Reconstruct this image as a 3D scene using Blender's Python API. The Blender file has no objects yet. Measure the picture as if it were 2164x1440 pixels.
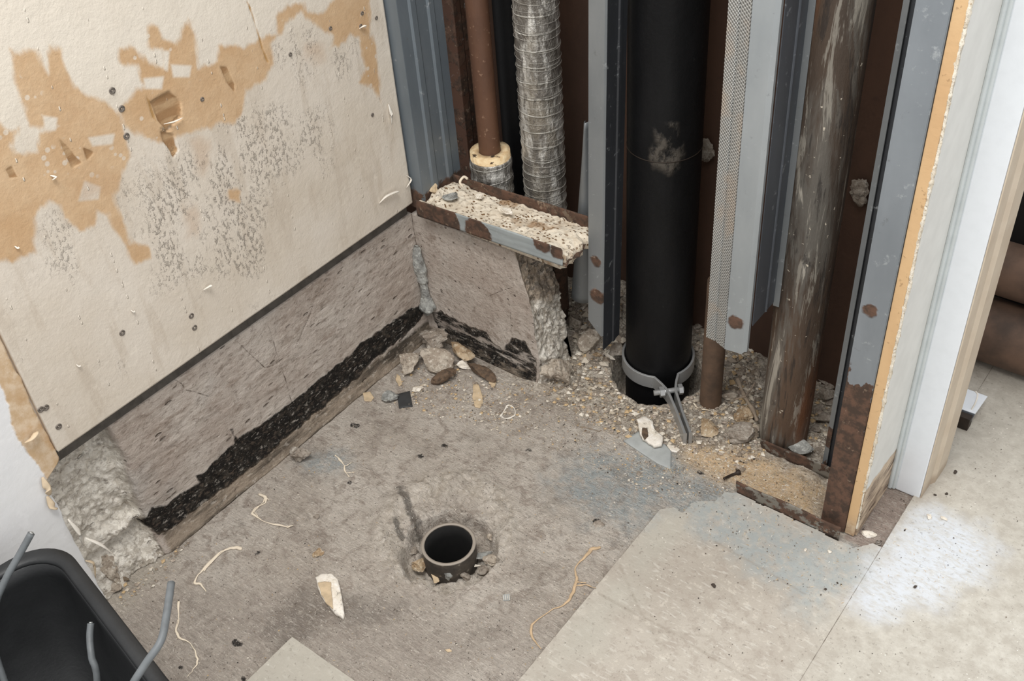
import bpy, bmesh, math, random
import numpy as np
from mathutils import Vector
random.seed(7)
PI = math.pi
# ------------------------------------------------------------------ camera, world, lights, exposure
CAM = np.array([1.1343214, -1.0934217, 1.267])
RM = np.array([[0.7938014418, 0.6046872015, -0.0650588914],
               [0.3485747408, -0.5400139635, -0.7660813073],
               [-0.4983723716, 0.5854385601, -0.6394425473]])   # rows: right, down, forward
FPX = 2249.313
scn = bpy.context.scene
cam = bpy.data.cameras.new('camera'); camo = bpy.data.objects.new('camera', cam)
scn.collection.objects.link(camo); scn.camera = camo
from mathutils import Matrix
m = Matrix.Identity(4)
for i in range(3):
    m[i][0] = RM[0][i]; m[i][1] = -RM[1][i]; m[i][2] = -RM[2][i]; m[i][3] = CAM[i]
camo.matrix_world = m
cam.sensor_width = 36; cam.lens = FPX/2164*36; cam.clip_start = .02; cam.clip_end = 50
w = bpy.data.worlds.new('room_light'); scn.world = w; w.use_nodes = True
w.node_tree.nodes['Background'].inputs[0].default_value = (.985, .99, 1, 1)
w.node_tree.nodes['Background'].inputs[1].default_value = .72
def area(name, loc, target, size, power, col=(1, 1, 1)):
    l = bpy.data.lights.new(name, 'AREA'); l.shape = 'RECTANGLE'; l.size = size[0]; l.size_y = size[1]
    l.energy = power; l.color = col
    o = bpy.data.objects.new(name, l); scn.collection.objects.link(o); o.location = loc
    d = Vector(target)-Vector(loc); o.rotation_euler = d.to_track_quat('-Z', 'Y').to_euler()
    return o
area('ceiling_lamp', (.75, -1.0, 2.45), (.45, -.1, 0), (1.2, .6), 30, (1, .985, .96))
area('doorway_lamp', (1.25, 1.25, 1.75), (1.0, 0, 0), (1.2, .8), 8, (.88, .94, 1))
scn.view_settings.view_transform = 'Standard'; scn.view_settings.look = 'None'
scn.view_settings.gamma = 1; scn.view_settings.use_curve_mapping = False
scn.view_settings.exposure = 0.43

# ------------------------------------------------------------------ maths helpers
def ray(px, py): return RM.T @ np.array([px-1082., py-720., FPX])
def at(px, py, ax=2, v=0.):
    r = ray(px, py); t = (v-CAM[ax])/r[ax]; return CAM+t*r
def fl(px, py, z=0.):
    p = at(px, py, 2, z); return (float(p[0]), float(p[1]))
def _h(ix, iy, iz, s):
    n = (ix*374761393+iy*668265263+iz*2147483647+s*974634777) & 0xffffffff
    n = ((n ^ (n >> 13))*1274126177) & 0xffffffff
    n = ((n ^ (n >> 16))*2246822519) & 0xffffffff
    return ((n ^ (n >> 15)) & 0xffff)/65535.
def vnoise(x, y, z, s=0):
    x, y, z = np.broadcast_arrays(np.asarray(x, float), np.asarray(y, float), np.asarray(z, float))
    ix, iy, iz = (np.floor(a).astype(np.int64) for a in (x, y, z))
    fx, fy, fz = x-ix, y-iy, z-iz
    fx, fy, fz = (a*a*(3-2*a) for a in (fx, fy, fz))
    r = 0
    for dx in (0, 1):
        for dy in (0, 1):
            for dz in (0, 1):
                r = r+_h(ix+dx, iy+dy, iz+dz, s)*(fx if dx else 1-fx)*(fy if dy else 1-fy)*(fz if dz else 1-fz)
    return r*2-1
def fbm(x, y, z, f=1, o=4, s=0, g=.5):
    r, a, t = 0, 1, 0
    for i in range(o):
        r = r+a*vnoise(x*f+i*7.3, y*f+i*3.1, z*f+i*5.7, s+i); t += a; a *= g; f *= 2.03
    return r/t
def sstep(a, b, x):
    t = np.clip((x-a)/(b-a), 0, 1); return t*t*(3-2*t)
def sdpoly(X, Y, poly):
    """signed distance to a polygon, negative inside"""
    X = np.asarray(X, float); Y = np.asarray(Y, float)
    d = np.full(X.shape, 1e9); ins = np.zeros(X.shape, bool); n = len(poly)
    for i in range(n):
        ax, ay = poly[i]; bx, by = poly[(i+1) % n]
        ex, ey = bx-ax, by-ay; L = ex*ex+ey*ey+1e-18
        t = np.clip(((X-ax)*ex+(Y-ay)*ey)/L, 0, 1)
        d = np.minimum(d, (X-ax-t*ex)**2+(Y-ay-t*ey)**2)
        c = ((ay > Y) != (by > Y)) & (X < (bx-ax)*(Y-ay)/(by-ay+1e-18)+ax)
        ins ^= c
    d = np.sqrt(d); return np.where(ins, -d, d)
def sdline(X, Y, pts):
    d = np.full(np.shape(X), 1e9)
    for (ax, ay), (bx, by) in zip(pts[:-1], pts[1:]):
        ex, ey = bx-ax, by-ay; L = ex*ex+ey*ey+1e-18
        t = np.clip(((X-ax)*ex+(Y-ay)*ey)/L, 0, 1)
        d = np.minimum(d, np.sqrt((X-ax-t*ex)**2+(Y-ay-t*ey)**2))
    return d

# ------------------------------------------------------------------ object helpers
COL = scn.collection
def tag(o, label=None, cat=None, group=None, kind=None):
    if label: o['label'] = label
    if cat: o['category'] = cat
    if group: o['group'] = group
    if kind: o['kind'] = kind
    return o
def mesh(name, V, F, mat, parent=None, attrs=None, smooth=True, col=None):
    me = bpy.data.meshes.new(name); me.from_pydata([tuple(map(float, v)) for v in V], [], [tuple(f) for f in F]); me.update()
    if smooth: me.polygons.foreach_set('use_smooth', [True]*len(me.polygons))
    for k, a in (attrs or {}).items():
        at_ = me.attributes.new(k, 'FLOAT', 'POINT'); at_.data.foreach_set('value', np.asarray(a, np.float32).ravel())
    if col is not None:
        ca = me.color_attributes.new('tint', 'FLOAT_COLOR', 'POINT'); ca.data.foreach_set('color', np.asarray(col, np.float32).ravel())
    me.materials.append(mat) if not isinstance(mat, list) else [me.materials.append(x) for x in mat]
    o = bpy.data.objects.new(name, me); COL.objects.link(o)
    if parent:
        o.parent = parent; o.location = tuple(-c for c in parent.location) if parent.type == 'EMPTY' else (0, 0, 0)
    return o
def empty(name, loc=(0, 0, 0), **k):
    o = bpy.data.objects.new(name, None); COL.objects.link(o); o.location = loc; o.empty_display_size = .05
    return tag(o, **k)
def grid(nu, nv, off=0, wrapu=False):
    F = []
    for i in range(nu if wrapu else nu-1):
        for j in range(nv-1):
            a = off+i*nv+j; b = off+((i+1) % nu)*nv+j
            F.append((a, b, b+1, a+1))
    return F
def relief(name, mat, us, vs, fn, parent=None, attrs=None, back=None, flip=False):
    """dense surface fn(U,V)->X,Y,Z plus side skirts down to the 'back' offset vector, closed behind"""
    U, V = np.meshgrid(us, vs, indexing='ij'); X, Y, Z = fn(U, V)
    P = np.stack([np.broadcast_to(a, U.shape) for a in (X, Y, Z)], -1); nu, nv = U.shape
    F = np.array(grid(nu, nv)); verts = P.reshape(-1, 3)
    at_ = {k: np.broadcast_to(f(U, V, P), U.shape).ravel() for k, f in (attrs or {}).items()}
    if back is not None:
        ring = [i*nv for i in range(nu)]+[(nu-1)*nv+j for j in range(1, nv)]+[i*nv+nv-1 for i in range(nu-2, -1, -1)]+[j for j in range(nv-2, 0, -1)]
        rv = verts[ring].copy()
        for k in range(3):
            if back[k] is not None: rv[:, k] = back[k]
        n0 = len(verts); verts = np.concatenate([verts, rv]); F = F.tolist(); n = len(ring)
        for i in range(n):
            j = (i+1) % n; F.append((ring[i], n0+i, n0+j, ring[j]))
        F.append(tuple(range(n0, n0+n))[::-1])
        for k in at_: at_[k] = np.concatenate([at_[k], at_[k][ring]])
    else: F = F.tolist()
    if flip: F = [tuple(f[::-1]) for f in F]
    return mesh(name, verts, F, mat, parent, at_)
def box(name, mat, lo, hi, parent=None, bev=.001, attrs=None):
    bm = bmesh.new(); bmesh.ops.create_cube(bm, size=1)
    for v in bm.verts:
        for k in range(3): v.co[k] = lo[k]+(v.co[k]+.5)*(hi[k]-lo[k])
    if bev: bmesh.ops.bevel(bm, geom=bm.edges[:], offset=bev, segments=2, profile=.5, affect='EDGES')
    me = bpy.data.meshes.new(name); bm.to_mesh(me); bm.free(); me.materials.append(mat)
    o = bpy.data.objects.new(name, me); COL.objects.link(o)
    if parent: o.parent = parent; o.location = tuple(-c for c in parent.location) if parent.type == 'EMPTY' else (0, 0, 0)
    return o
def sheet(name, mat, prof, z0, z1, t=.0012, nz=40, parent=None, cut=None, top=None, wob=0, attrs=None, lean=0):
    """thin folded metal: profile in plan, extruded up; cut(s)->extra bottom height along the profile"""
    pts = []
    for (a, b) in zip(prof[:-1], prof[1:]):
        n = max(2, int(math.hypot(b[0]-a[0], b[1]-a[1])/.003))
        for k in range(n): pts.append((a[0]+(b[0]-a[0])*k/n, a[1]+(b[1]-a[1])*k/n))
    pts.append(prof[-1]); n = len(pts); V = []
    s = 0
    for i, p in enumerate(pts):
        if i: s += math.hypot(p[0]-pts[i-1][0], p[1]-pts[i-1][1])
        zb = z0+(cut(s, p) if cut else 0); zt = z1+(top(s, p) if top else 0)
        for j in range(nz+1):
            z = zb+(zt-zb)*j/nz
            dx = wob*vnoise(s*8, z*6, 1., 3); V.append((p[0]+float(dx)+lean*(z-.7), p[1]+float(dx), z))
    o = mesh(name, V, grid(n, nz+1), mat, parent)
    md = o.modifiers.new('thick', 'SOLIDIFY'); md.thickness = t; md.offset = 0
    for p in o.data.polygons: p.use_smooth = False
    return o
def cyl(name, mat, c, r, z0, z1, parent=None, seg=64, nz=80, fn=None, rin=None, cap=True, attrs=None, lean=(0, 0)):
    V = []; A = np.linspace(0, 2*PI, seg, endpoint=False)
    for a in A:
        for j in range(nz+1):
            z = z0+(z1-z0)*j/nz; rr = r+(fn(a, z) if fn else 0)
            V.append((c[0]+rr*math.cos(a)+lean[0]*(z-z0), c[1]+rr*math.sin(a)+lean[1]*(z-z0), z))
    F = grid(seg, nz+1, 0, True); nv = nz+1
    if rin:
        n0 = len(V)
        for a in A:
            for j in range(nz+1):
                z = z0+(z1-z0)*j/nz; V.append((c[0]+rin*math.cos(a)+lean[0]*(z-z0), c[1]+rin*math.sin(a)+lean[1]*(z-z0), z))
        F += [f[::-1] for f in grid(seg, nz+1, n0, True)]
        for i in range(seg):
            j = (i+1) % seg
            F.append((i*nv+nz, j*nv+nz, n0+j*nv+nz, n0+i*nv+nz)); F.append((j*nv, i*nv, n0+i*nv, n0+j*nv))
    elif cap:
        F.append([i*nv+nz for i in range(seg)]); F.append([i*nv for i in range(seg)][::-1])
    o = mesh(name, V, F, mat, parent)
    for p in o.data.polygons:
        if len(p.vertices) > 4: p.use_smooth = False
    return o
def spline(pts, n=8):
    P = [Vector(p) for p in pts]; P = [P[0]*2-P[1]]+P+[P[-1]*2-P[-2]]; out = []
    for i in range(1, len(P)-2):
        for k in range(n):
            t = k/n; a, b, c, d = P[i-1:i+3]
            out.append(.5*((2*b)+(c-a)*t+(2*a-5*b+4*c-d)*t*t+(3*b-a-3*c+d)*t**3))
    out.append(P[-2]); return out
def tube(name, mat, pts, r, parent=None, seg=10, n=8, smooth=True, sc=(1, 1)):
    Q = spline(pts, n) if smooth else [Vector(p) for p in pts]; V = []; F = []
    N = len(Q); up = Vector((0, 0, 1))
    for i, q in enumerate(Q):
        t = (Q[min(i+1, N-1)]-Q[max(i-1, 0)]).normalized()
        a = t.cross(up)
        if a.length < 1e-3: a = Vector((1, 0, 0))
        a.normalize(); b = t.cross(a).normalized()
        rr = r(i/(N-1)) if callable(r) else r
        for k in range(seg):
            th = 2*PI*k/seg; V.append(q+a*rr*sc[0]*math.cos(th)+b*rr*sc[1]*math.sin(th))
    for i in range(N-1):
        for k in range(seg):
            F.append((i*seg+k, i*seg+(k+1) % seg, (i+1)*seg+(k+1) % seg, (i+1)*seg+k))
    F.append(tuple(range(seg))[::-1]); F.append(tuple((N-1)*seg+k for k in range(seg)))
    return mesh(name, V, F, mat, parent)
def rock_mesh(size, seed, rough=.35, cuts=5, sub=4, f=1.6):
    cuts += 7; rough *= .8
    bm = bmesh.new(); bmesh.ops.create_icosphere(bm, subdivisions=sub, radius=1)
    P = np.array([v.co[:] for v in bm.verts]); bm_f = [[v.index for v in fc.verts] for fc in bm.faces]; bm.free()
    rng = np.random.RandomState(seed)
    for k in range(cuts):
        n = rng.normal(size=3); n /= np.linalg.norm(n); d = rng.uniform(.38, .80)
        h = P@n; P -= np.outer(np.maximum(h-d, 0)*.95, n)
    L = np.linalg.norm(P, axis=1, keepdims=True)+1e-6; D = P/L
    nz = fbm(P[:, 0], P[:, 1], P[:, 2], f, 4, seed, .5)+.45*np.abs(fbm(P[:, 0], P[:, 1], P[:, 2], f*3.5, 3, seed+5, .6)); P = P+D*(nz*rough)[:, None]
    P *= np.array(size)/2; return P, bm_f
def rock(name, label, cat, xy, size, seed, mat, rz=0, tilt=(0, 0), z=None, rough=.35, cuts=5, sub=4, f=1.6, group=None):
    P, F = rock_mesh(size, seed, rough, cuts, sub, f)
    from mathutils import Euler
    M = np.array(Euler((tilt[0], tilt[1], rz)).to_matrix()); P = P@M.T
    base = floorz(xy[0], xy[1]) if z is None else z
    P[:, 2] -= P[:, 2].min()*1.0; 
    o = mesh(name, P, F, mat, smooth=False); o.location = (xy[0], xy[1], float(base)-.0015)
    return tag(o, label, cat, group)
def flake(name, label, cat, poly, t, mat, z=None, tilt=0, seed=0, bend=.0, group=None, edge=.0):
    """thin chip of material with an outline poly (metric xy list)"""
    n = len(poly); cx = sum(p[0] for p in poly)/n; cy = sum(p[1] for p in poly)/n
    rng = random.Random(seed); pts = []
    for i in range(n):
        a, b = poly[i], poly[(i+1) % n]
        for k in range(4):
            j = (rng.random()-.5)*edge if k else 0
            pts.append((a[0]+(b[0]-a[0])*k/4-cx+j, a[1]+(b[1]-a[1])*k/4-cy+j))
    base = float(floorz(cx, cy)) if z is None else z
    rings = [(1., 0), (1., t*.8), (.9, t), (.6, t), (.3, t)]
    V = []; F = []; m_ = len(pts); zt = lambda x, y: tilt*x+bend*(x*x+y*y)*20
    for s, h in rings:
        for (x, y) in pts:
            x, y = x*s, y*s; V.append((x, y, h+zt(x, y)+(fbm(x*60, y*60, h, 1, 3, seed)*t*.35 if s < 1 else 0)))
    for r in range(len(rings)-1):
        for i in range(m_):
            j = (i+1) % m_; F.append((r*m_+i, r*m_+j, (r+1)*m_+j, (r+1)*m_+i))
    F.append(tuple((len(rings)-1)*m_+i for i in range(m_))); F.append(tuple(range(m_))[::-1])
    mz = min(v[2] for v in V)
    V = [(x, y, z_-mz) for x, y, z_ in V]
    o = mesh(name, V, F, mat); o.location = (cx, cy, base); return tag(o, label, cat, group)

# ------------------------------------------------------------------ material helpers
def lin(c):
    if isinstance(c, str): c = [int(c[i:i+2], 16)/255 for i in (0, 2, 4)]
    return tuple(x/12.92 if x <= .04045 else ((x+.055)/1.055)**2.4 for x in c)+(1,)
class G:
    def __init__(s, name, geo=False):
        s.m = bpy.data.materials.new(name); s.m.use_nodes = True; s.nt = s.m.node_tree; s.N = s.nt.nodes; s.L = s.nt.links
        s.b = s.N['Principled BSDF']; s.tc = s.N.new('ShaderNodeTexCoord'); s.co = s.tc.outputs['Object']; s._s = None
    def put(s, v, inp):
        if hasattr(v, 'is_output'): s.L.new(v, inp)
        elif isinstance(v, str): inp.default_value = lin(v)
        elif isinstance(v, (int, float)) and inp.type == 'RGBA': inp.default_value = (v, v, v, 1)
        else: inp.default_value = v
    def vec(s, sc=(1, 1, 1), rot=(0, 0, 0)):
        n = s.N.new('ShaderNodeMapping'); s.L.new(s.co, n.inputs[0]); n.inputs['Scale'].default_value = sc; n.inputs['Rotation'].default_value = rot
        return n.outputs[0]
    def noise(s, f, d=4, r=.55, sc=None, dist=0, rot=(0, 0, 0)):
        n = s.N.new('ShaderNodeTexNoise'); s.L.new(s.vec(sc, rot) if sc else s.co, n.inputs['Vector'])
        n.inputs['Scale'].default_value = f; n.inputs['Detail'].default_value = d; n.inputs['Roughness'].default_value = r; n.inputs['Distortion'].default_value = dist
        return n.outputs[0]
    def vor(s, f, feat='F1', sc=None, rnd=1, out=0):
        n = s.N.new('ShaderNodeTexVoronoi'); n.feature = feat; s.L.new(s.vec(sc) if sc else s.co, n.inputs['Vector'])
        n.inputs['Scale'].default_value = f; n.inputs['Randomness'].default_value = rnd; return n.outputs[out]
    def ramp(s, v, a, b, lo=0, hi=1):
        n = s.N.new('ShaderNodeMapRange'); n.interpolation_type = 'SMOOTHSTEP'; s.put(v, n.inputs[0])
        if a > b: a, b, lo, hi = b, a, hi, lo
        for i, x in enumerate((a, b, lo, hi)): n.inputs[i+1].default_value = x
        return n.outputs[0]
    def math(s, op, a, b=0.):
        n = s.N.new('ShaderNodeMath'); n.operation = op; s.put(a, n.inputs[0]); s.put(b, n.inputs[1]); return n.outputs[0]
    def add(s, a, b): return s.math('ADD', a, b)
    def mul(s, a, b): return s.math('MULTIPLY', a, b)
    def mix(s, f, a, b, mode='MIX'):
        n = s.N.new('ShaderNodeMix'); n.data_type = 'RGBA'; n.blend_type = mode
        s.put(f, n.inputs[0]); s.put(a, n.inputs[6]); s.put(b, n.inputs[7]); return n.outputs[2]
    def attr(s, name):
        n = s.N.new('ShaderNodeAttribute'); n.attribute_name = name; return n.outputs['Fac']
    def cattr(s, name):
        n = s.N.new('ShaderNodeAttribute'); n.attribute_name = name; return n.outputs['Color']
    def xyz(s, k):
        if s._s is None: s._s = s.N.new('ShaderNodeSeparateXYZ'); s.L.new(s.co, s._s.inputs[0])
        return s._s.outputs[k]
    def mask(s, name, f=60, amp=.02, e=.003, d=5):
        """inside of an sd attribute, edge broken by noise"""
        return s.ramp(s.add(s.attr(name), s.mul(s.add(s.noise(f, d), -.5), amp)), e, -e)
    def spot(s, p, r, amp=.02, f=60, e=.004):
        n = s.N.new('ShaderNodeVectorMath'); n.operation = 'DISTANCE'; s.L.new(s.co, n.inputs[0]); n.inputs[1].default_value = p
        return s.ramp(s.add(n.outputs['Value'], s.mul(s.add(s.noise(f), -.5), amp)), r+e, r-e)
    def bump(s, h, dist=.001, st=1., nrm=None):
        n = s.N.new('ShaderNodeBump'); s.put(h, n.inputs['Height']); n.inputs['Distance'].default_value = dist; n.inputs['Strength'].default_value = st
        if nrm: s.L.new(nrm, n.inputs['Normal'])
        return n.outputs[0]
    def out(s, col, rough=.8, metal=0., nrm=None, spec=None):
        s.put(col, s.b.inputs['Base Color']); s.put(rough, s.b.inputs['Roughness']); s.put(metal, s.b.inputs['Metallic'])
        if nrm: s.L.new(nrm, s.b.inputs['Normal'])
        if spec is not None: s.b.inputs['Specular IOR Level'].default_value = spec
        return s.m
def plain(name, col, rough=.8, metal=0, var=.25, f=80, bd=.0006, dark='2a2622'):
    g = G(name); n = g.noise(f, 6, .6)
    c = g.mix(g.ramp(n, .35, .75, 0, var), col, dark)
    return g.out(c, rough, metal, g.bump(n, bd))
def concrete(name, a, b, c2, f=40, bd=.002):
    g = G(name); n1 = g.noise(f, 8, .65); n2 = g.noise(f*4, 5, .7); v = g.vor(f*2.5)
    c = g.mix(g.ramp(n1, .42, .58), a, b); c = g.mix(g.ramp(n2, .54, .64, 0, .8), c, c2); c = g.mix(g.ramp(n2, .34, .44, .6, 0), c, '4a4238')
    return g.out(c, .95, 0, g.bump(g.add(n1, g.mul(n2, .9)), bd*1.6))
M = {}
M['rubble'] = concrete('grey_rubble', 'a89a8a', 'c2b6a6', 'ddd4c6')
M['rubble_dark'] = concrete('dusty_grey_rubble', '93877a', 'aaa094', 'c6beb2')
M['rubble_cool'] = concrete('cool_grey_rubble', '90908c', 'b0b0aa', 'cacac4')
M['rubble_warm'] = concrete('ochre_rubble', 'a58b6c', 'c4af92', 'd9cebb')
M['plaster'] = concrete('white_plaster', 'e2d8c8', 'eee6da', 'f5f0e8', 30, .0012)
M['tan_chip'] = plain('tan_chip', 'd0b998', .85, var=.3)
M['brown_shard'] = plain('brown_shard', '6d5947', .9, var=.8, f=120, bd=.002)
M['black_chip'] = plain('black_vinyl', '38393a', .6, var=.4, bd=.0003)
M['root'] = plain('pale_fibre', 'e8dac4', .9, var=.15)
M['root_tan'] = plain('tan_fibre', 'c9ae8c', .9, var=.3)
M['twig'] = plain('grey_twig', '9a8a78', .9, var=.5)
M['iron_dark'] = plain('dark_steel', '3a3028', .6, .4, var=.6)
M['crumb'] = plain('dark_crumb', '4a4038', .9, var=.7, f=200)
M['blue_chip'] = plain('blue_grey_vinyl', 'a9acaa', .7, var=.15, bd=.0002)
M['wood_old'] = plain('old_wood', '7a6a58', .9, var=.6, f=50)
M['paper'] = plain('peeled_paper', 'd9c4a6', .9, var=.2, f=60)
M['paper_white'] = plain('torn_white_paper', 'e9e2d6', .9, var=.15, f=60)
exec_later = []
# ------------------------------------------------------------------ floor
DR = (.3617, -.3740)          # drain pipe centre
BP = (.408, .155)             # black soil pipe centre
HOLE = (.417, .137)
COLLAR = (.334, -.347)
def floorz(x, y):
    x = np.asarray(x, float); y = np.asarray(y, float)
    z = .0010*fbm(x, y, .3, 14, 3, 11)+.0007*fbm(x, y, .7, 70, 3, 5)
    d = np.hypot(x-COLLAR[0], y-COLLAR[1])+.012*fbm(x, y, 2., 30, 3, 8)
    z = z+.005*np.exp(-((d-.098)/.016)**2)-.003*sstep(.098, .07, d)+.0075*fbm(x, y, 1.2, 70, 4, 9)*sstep(.130, .10, d)-.004*sstep(.10, .0, np.abs(fbm(x, y, 2.2, 28, 3, 19)))*sstep(.13, .10, d)
    d2 = np.hypot(x-DR[0]-.004, y-DR[1]+.003)+.010*fbm(x, y, 4., 45, 3, 2)
    z = z-.033*sstep(.078, .068, d2)+.011*fbm(x, y, 6., 60, 4, 21)*sstep(.08, .06, d2)
    z = z-.12*sstep(.0395, .037, np.hypot(x-DR[0], y-DR[1]))
    ch = sstep(-.02, .06, y)*sstep(.90, .86, x)*sstep(-.12, -.06, x)
    far = sstep(.15, .26, y)*sstep(.85, .82, x)
    z = z+ch*(.007*fbm(x, y, 3., 22, 4, 31)+.006*fbm(x, y, 5., 85, 4, 33)+.002)*sstep(.86, .82, x)+far*.022*sstep(.7, .4, x)
    z = z+.045*sstep(.11, .03, np.hypot((x-.265)*.8, (y-.215)))*sstep(.37, .33, x)
    nearb = sstep(.06, .0, np.hypot(x-.27, y-.02)); z = z+nearb*(.010+.008*fbm(x, y, 8., 40, 4, 41))
    d3 = np.hypot(x-HOLE[0], y-HOLE[1])+.006*fbm(x, y, 7., 35, 3, 61)
    z = z-.09*sstep(.083, .075, d3)
    return z
def pxpoly(L, s=1, ox=0, oy=0, z=0.): return [fl(ox+a/s, oy+b/s, z) for a, b in L]
blue = pxpoly([(1190, 975), (1330, 945), (1430, 955), (1500, 1010), (1560, 1050), (1700, 1130), (1790, 1150), (1860, 1170), (1800, 1260), (1700, 1300), (1590, 1210), (1500, 1140), (1400, 1080), (1300, 1120), (1200, 1080), (1160, 1020)])
blue2 = pxpoly([(650, 960), (720, 960), (740, 985), (690, 1000), (650, 990)])
sand = pxpoly([(1440, 940), (1600, 960), (1740, 1035), (1720, 1110), (1560, 1030), (1500, 1010), (1450, 975)])
glare_tint = pxpoly([(1880, 1130), (1960, 1080), (2060, 1110), (2110, 1170), (2060, 1240), (1960, 1290), (1850, 1310), (1790, 1280)])
patch = [(.84, -.03), (.8935, -.03), (.8935, .115), (.84, .12)]
mort = pxpoly([(200, 1180), (330, 1150), (380, 1170), (320, 1230), (260, 1290), (220, 1280)])
dark = pxpoly([(560, 1330), (640, 1230), (760, 1260), (850, 1280), (800, 1330), (700, 1310), (600, 1400)])
damp = pxpoly([(240, 1300), (420, 1230), (800, 1290), (1130, 1330), (1080, 1440), (300, 1440)])
drip = [fl(*q) for q in ((845, 1035), (862, 1060), (880, 1110))]
drip2 = [fl(*q) for q in ((835, 1100), (850, 1135))]
blobs = [fl(*q)+(r,) for *q, r in ((888, 962, .006), (940, 943, .0045), (1116, 952, .004), (975, 925, .003), (1262, 1105, .009), (500, 1360, .007), (545, 1170, .004), (700, 870, .003), (383, 1412, .003), (515, 1435, .004), (750, 900, .008), (740, 1020, .004), (1480, 1000, .004), (1215, 935, .004))]
def sdblob(X, Y):
    d = np.full(X.shape, 1e9)
    for a, b, r in blobs: d = np.minimum(d, np.hypot(X-a, (Y-b)*1.2)-r)
    return d
g = G('bare_floor')
n1 = g.noise(7, 5, .6); n2 = g.noise(38, 7, .68, dist=.8); n3 = g.noise(150, 4, .7); ns = g.noise(26, 5, .6, sc=(1, 3.4, 1), dist=2.2, rot=(0, 0, .6))
c = g.mix(g.ramp(n1, .34, .66), 'bdb1a4', 'd2c8bc')
c = g.mix(g.ramp(n2, .48, .62), c, 'ab9e92')
c = g.mix(g.ramp(ns, .54, .66, 0, .55), c, 'cbc0b3')
c = g.mix(g.mask('damp', 12, .2, .06), c, g.mix(g.ramp(n2, .3, .7), 'aa9e93', 'c0b5a9'))
c = g.mix(g.mul(g.mask('dark', 20, .06, .02), .5), c, '6b6259')
cell = g.vor(120, out=1); cell2 = g.vor(260, out=1); rc = g.mix(g.ramp(cell, .3, .7), 'a29380', 'd8ccb9'); rc = g.mix(g.ramp(cell2, .55, .75, 0, .7), rc, 'e6dccc'); rc = g.mix(g.ramp(cell2, .42, .28, 0, .6), rc, '6a5c4e'); rm = g.mask('rub', 30, .06, .03)
c = g.mix(g.mul(rm, .8), c, rc)
c = g.mix(g.mul(g.mask('collar', 40, .03, .012), .9), c, g.mix(g.ramp(n2, .35, .62), 'b5a99a', 'dcd2c5'))
c = g.mix(g.mul(g.mask('blue', 18, .12, .035), g.ramp(g.noise(55, 5, .7), .3, .6, .1, .85)), c, 'a2abad')
c = g.mix(g.mul(g.mask('sand', 25, .05, .02), .95), c, g.mix(g.ramp(n3, .35, .65), 'd9b68c', 'ecd2ae'))
c = g.mix(g.mul(g.mask('mort', 25, .06, .02), .8), c, 'bdb3a4')
c = g.mix(g.mul(g.mask('patch', 60, .004, .002), 1), c, g.mix(g.ramp(n2, .3, .7), 'a08f84', 'b3a296'))
c = g.mix(g.ramp(n3, .34, .40, .55, 0), c, '5d534a'); c = g.mix(g.ramp(n3, .63, .70, 0, .75), c, 'd8cec0')
v = g.vor(110); c = g.mix(g.mul(g.ramp(v, .14, .07), g.ramp(g.noise(30, 3), .5, .62)), c, '3e3832')
v2 = g.vor(140); c = g.mix(g.mul(g.ramp(v2, .10, .05), g.ramp(g.noise(23, 3), .52, .6)), c, 'eee6da')
c = g.mix(g.mul(g.mask('drip', 80, .026, .004), .75), c, '4e4a44')
c = g.mix(g.mul(g.ramp(g.noise(11, 5, .65), .54, .64), .35), c, '85796d')
c = g.mix(g.mask('blob', 110, .018, .0015), c, '2f2a26')
scr = g.noise(75, 5, .7, sc=(1, 5, 1), dist=1.5, rot=(0, 0, .9)); c = g.mix(g.ramp(scr, .54, .62, 0, .5), c, 'ded5c9'); c = g.mix(g.ramp(scr, .42, .35, 0, .35), c, '73685d'); nm = g.noise(75, 5, .75); c = g.mix(g.ramp(nm, .57, .63, 0, .35), c, '776b60'); c = g.mix(g.ramp(nm, .45, .40, 0, .35), c, 'd6ccbf'); wsp = g.noise(260, 2, .5); c = g.mix(g.ramp(wsp, .68, .72, 0, .8), c, 'f0e9de'); c = g.mix(g.ramp(wsp, .32, .28, 0, .8), c, '40372f')
M['floor'] = g.out(c, g.ramp(n2, .3, .7, .75, .95), 0, g.bump(g.add(g.add(g.add(n2, g.mul(n3, .7)), g.mul(ns, .8)), g.add(g.add(g.mul(scr, .7), g.mul(nm, .8)), g.mul(rm, g.add(g.mul(cell, .7), g.mul(cell2, .5))))), .0052, .9))
xs = np.concatenate([np.linspace(-.35, -.03, 12), np.arange(-.025, .93, .0026), np.linspace(.94, 1.6, 14)])
ys = np.concatenate([np.linspace(-1.4, -.80, 10), np.arange(-.79, .30, .0026), np.linspace(.31, .75, 12)])
floor = relief('floor', M['floor'], xs, ys, lambda U, V: (U, V, floorz(U, V)), back=(None, None, -.15), attrs={
    'blue': lambda U, V, P: np.minimum(sdpoly(U, V, blue), sdpoly(U, V, blue2)), 'sand': lambda U, V, P: sdpoly(U, V, sand),
    'patch': lambda U, V, P: sdpoly(U, V, patch), 'mort': lambda U, V, P: sdpoly(U, V, mort), 'dark': lambda U, V, P: sdpoly(U, V, dark),
    'damp': lambda U, V, P: sdpoly(U, V, damp), 'rub': lambda U, V, P: np.maximum(-V-.02+.5*np.maximum(.2-U, 0), U-.9),
    'collar': lambda U, V, P: np.abs(np.hypot(U-COLLAR[0], V-COLLAR[1])-.092)-.022,
    'drip': lambda U, V, P: np.minimum(sdline(U, V, drip)-.006, sdline(U, V, drip2)-.004), 'blob': lambda U, V, P: sdblob(U, V)})
tag(floor, kind='structure')
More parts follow.
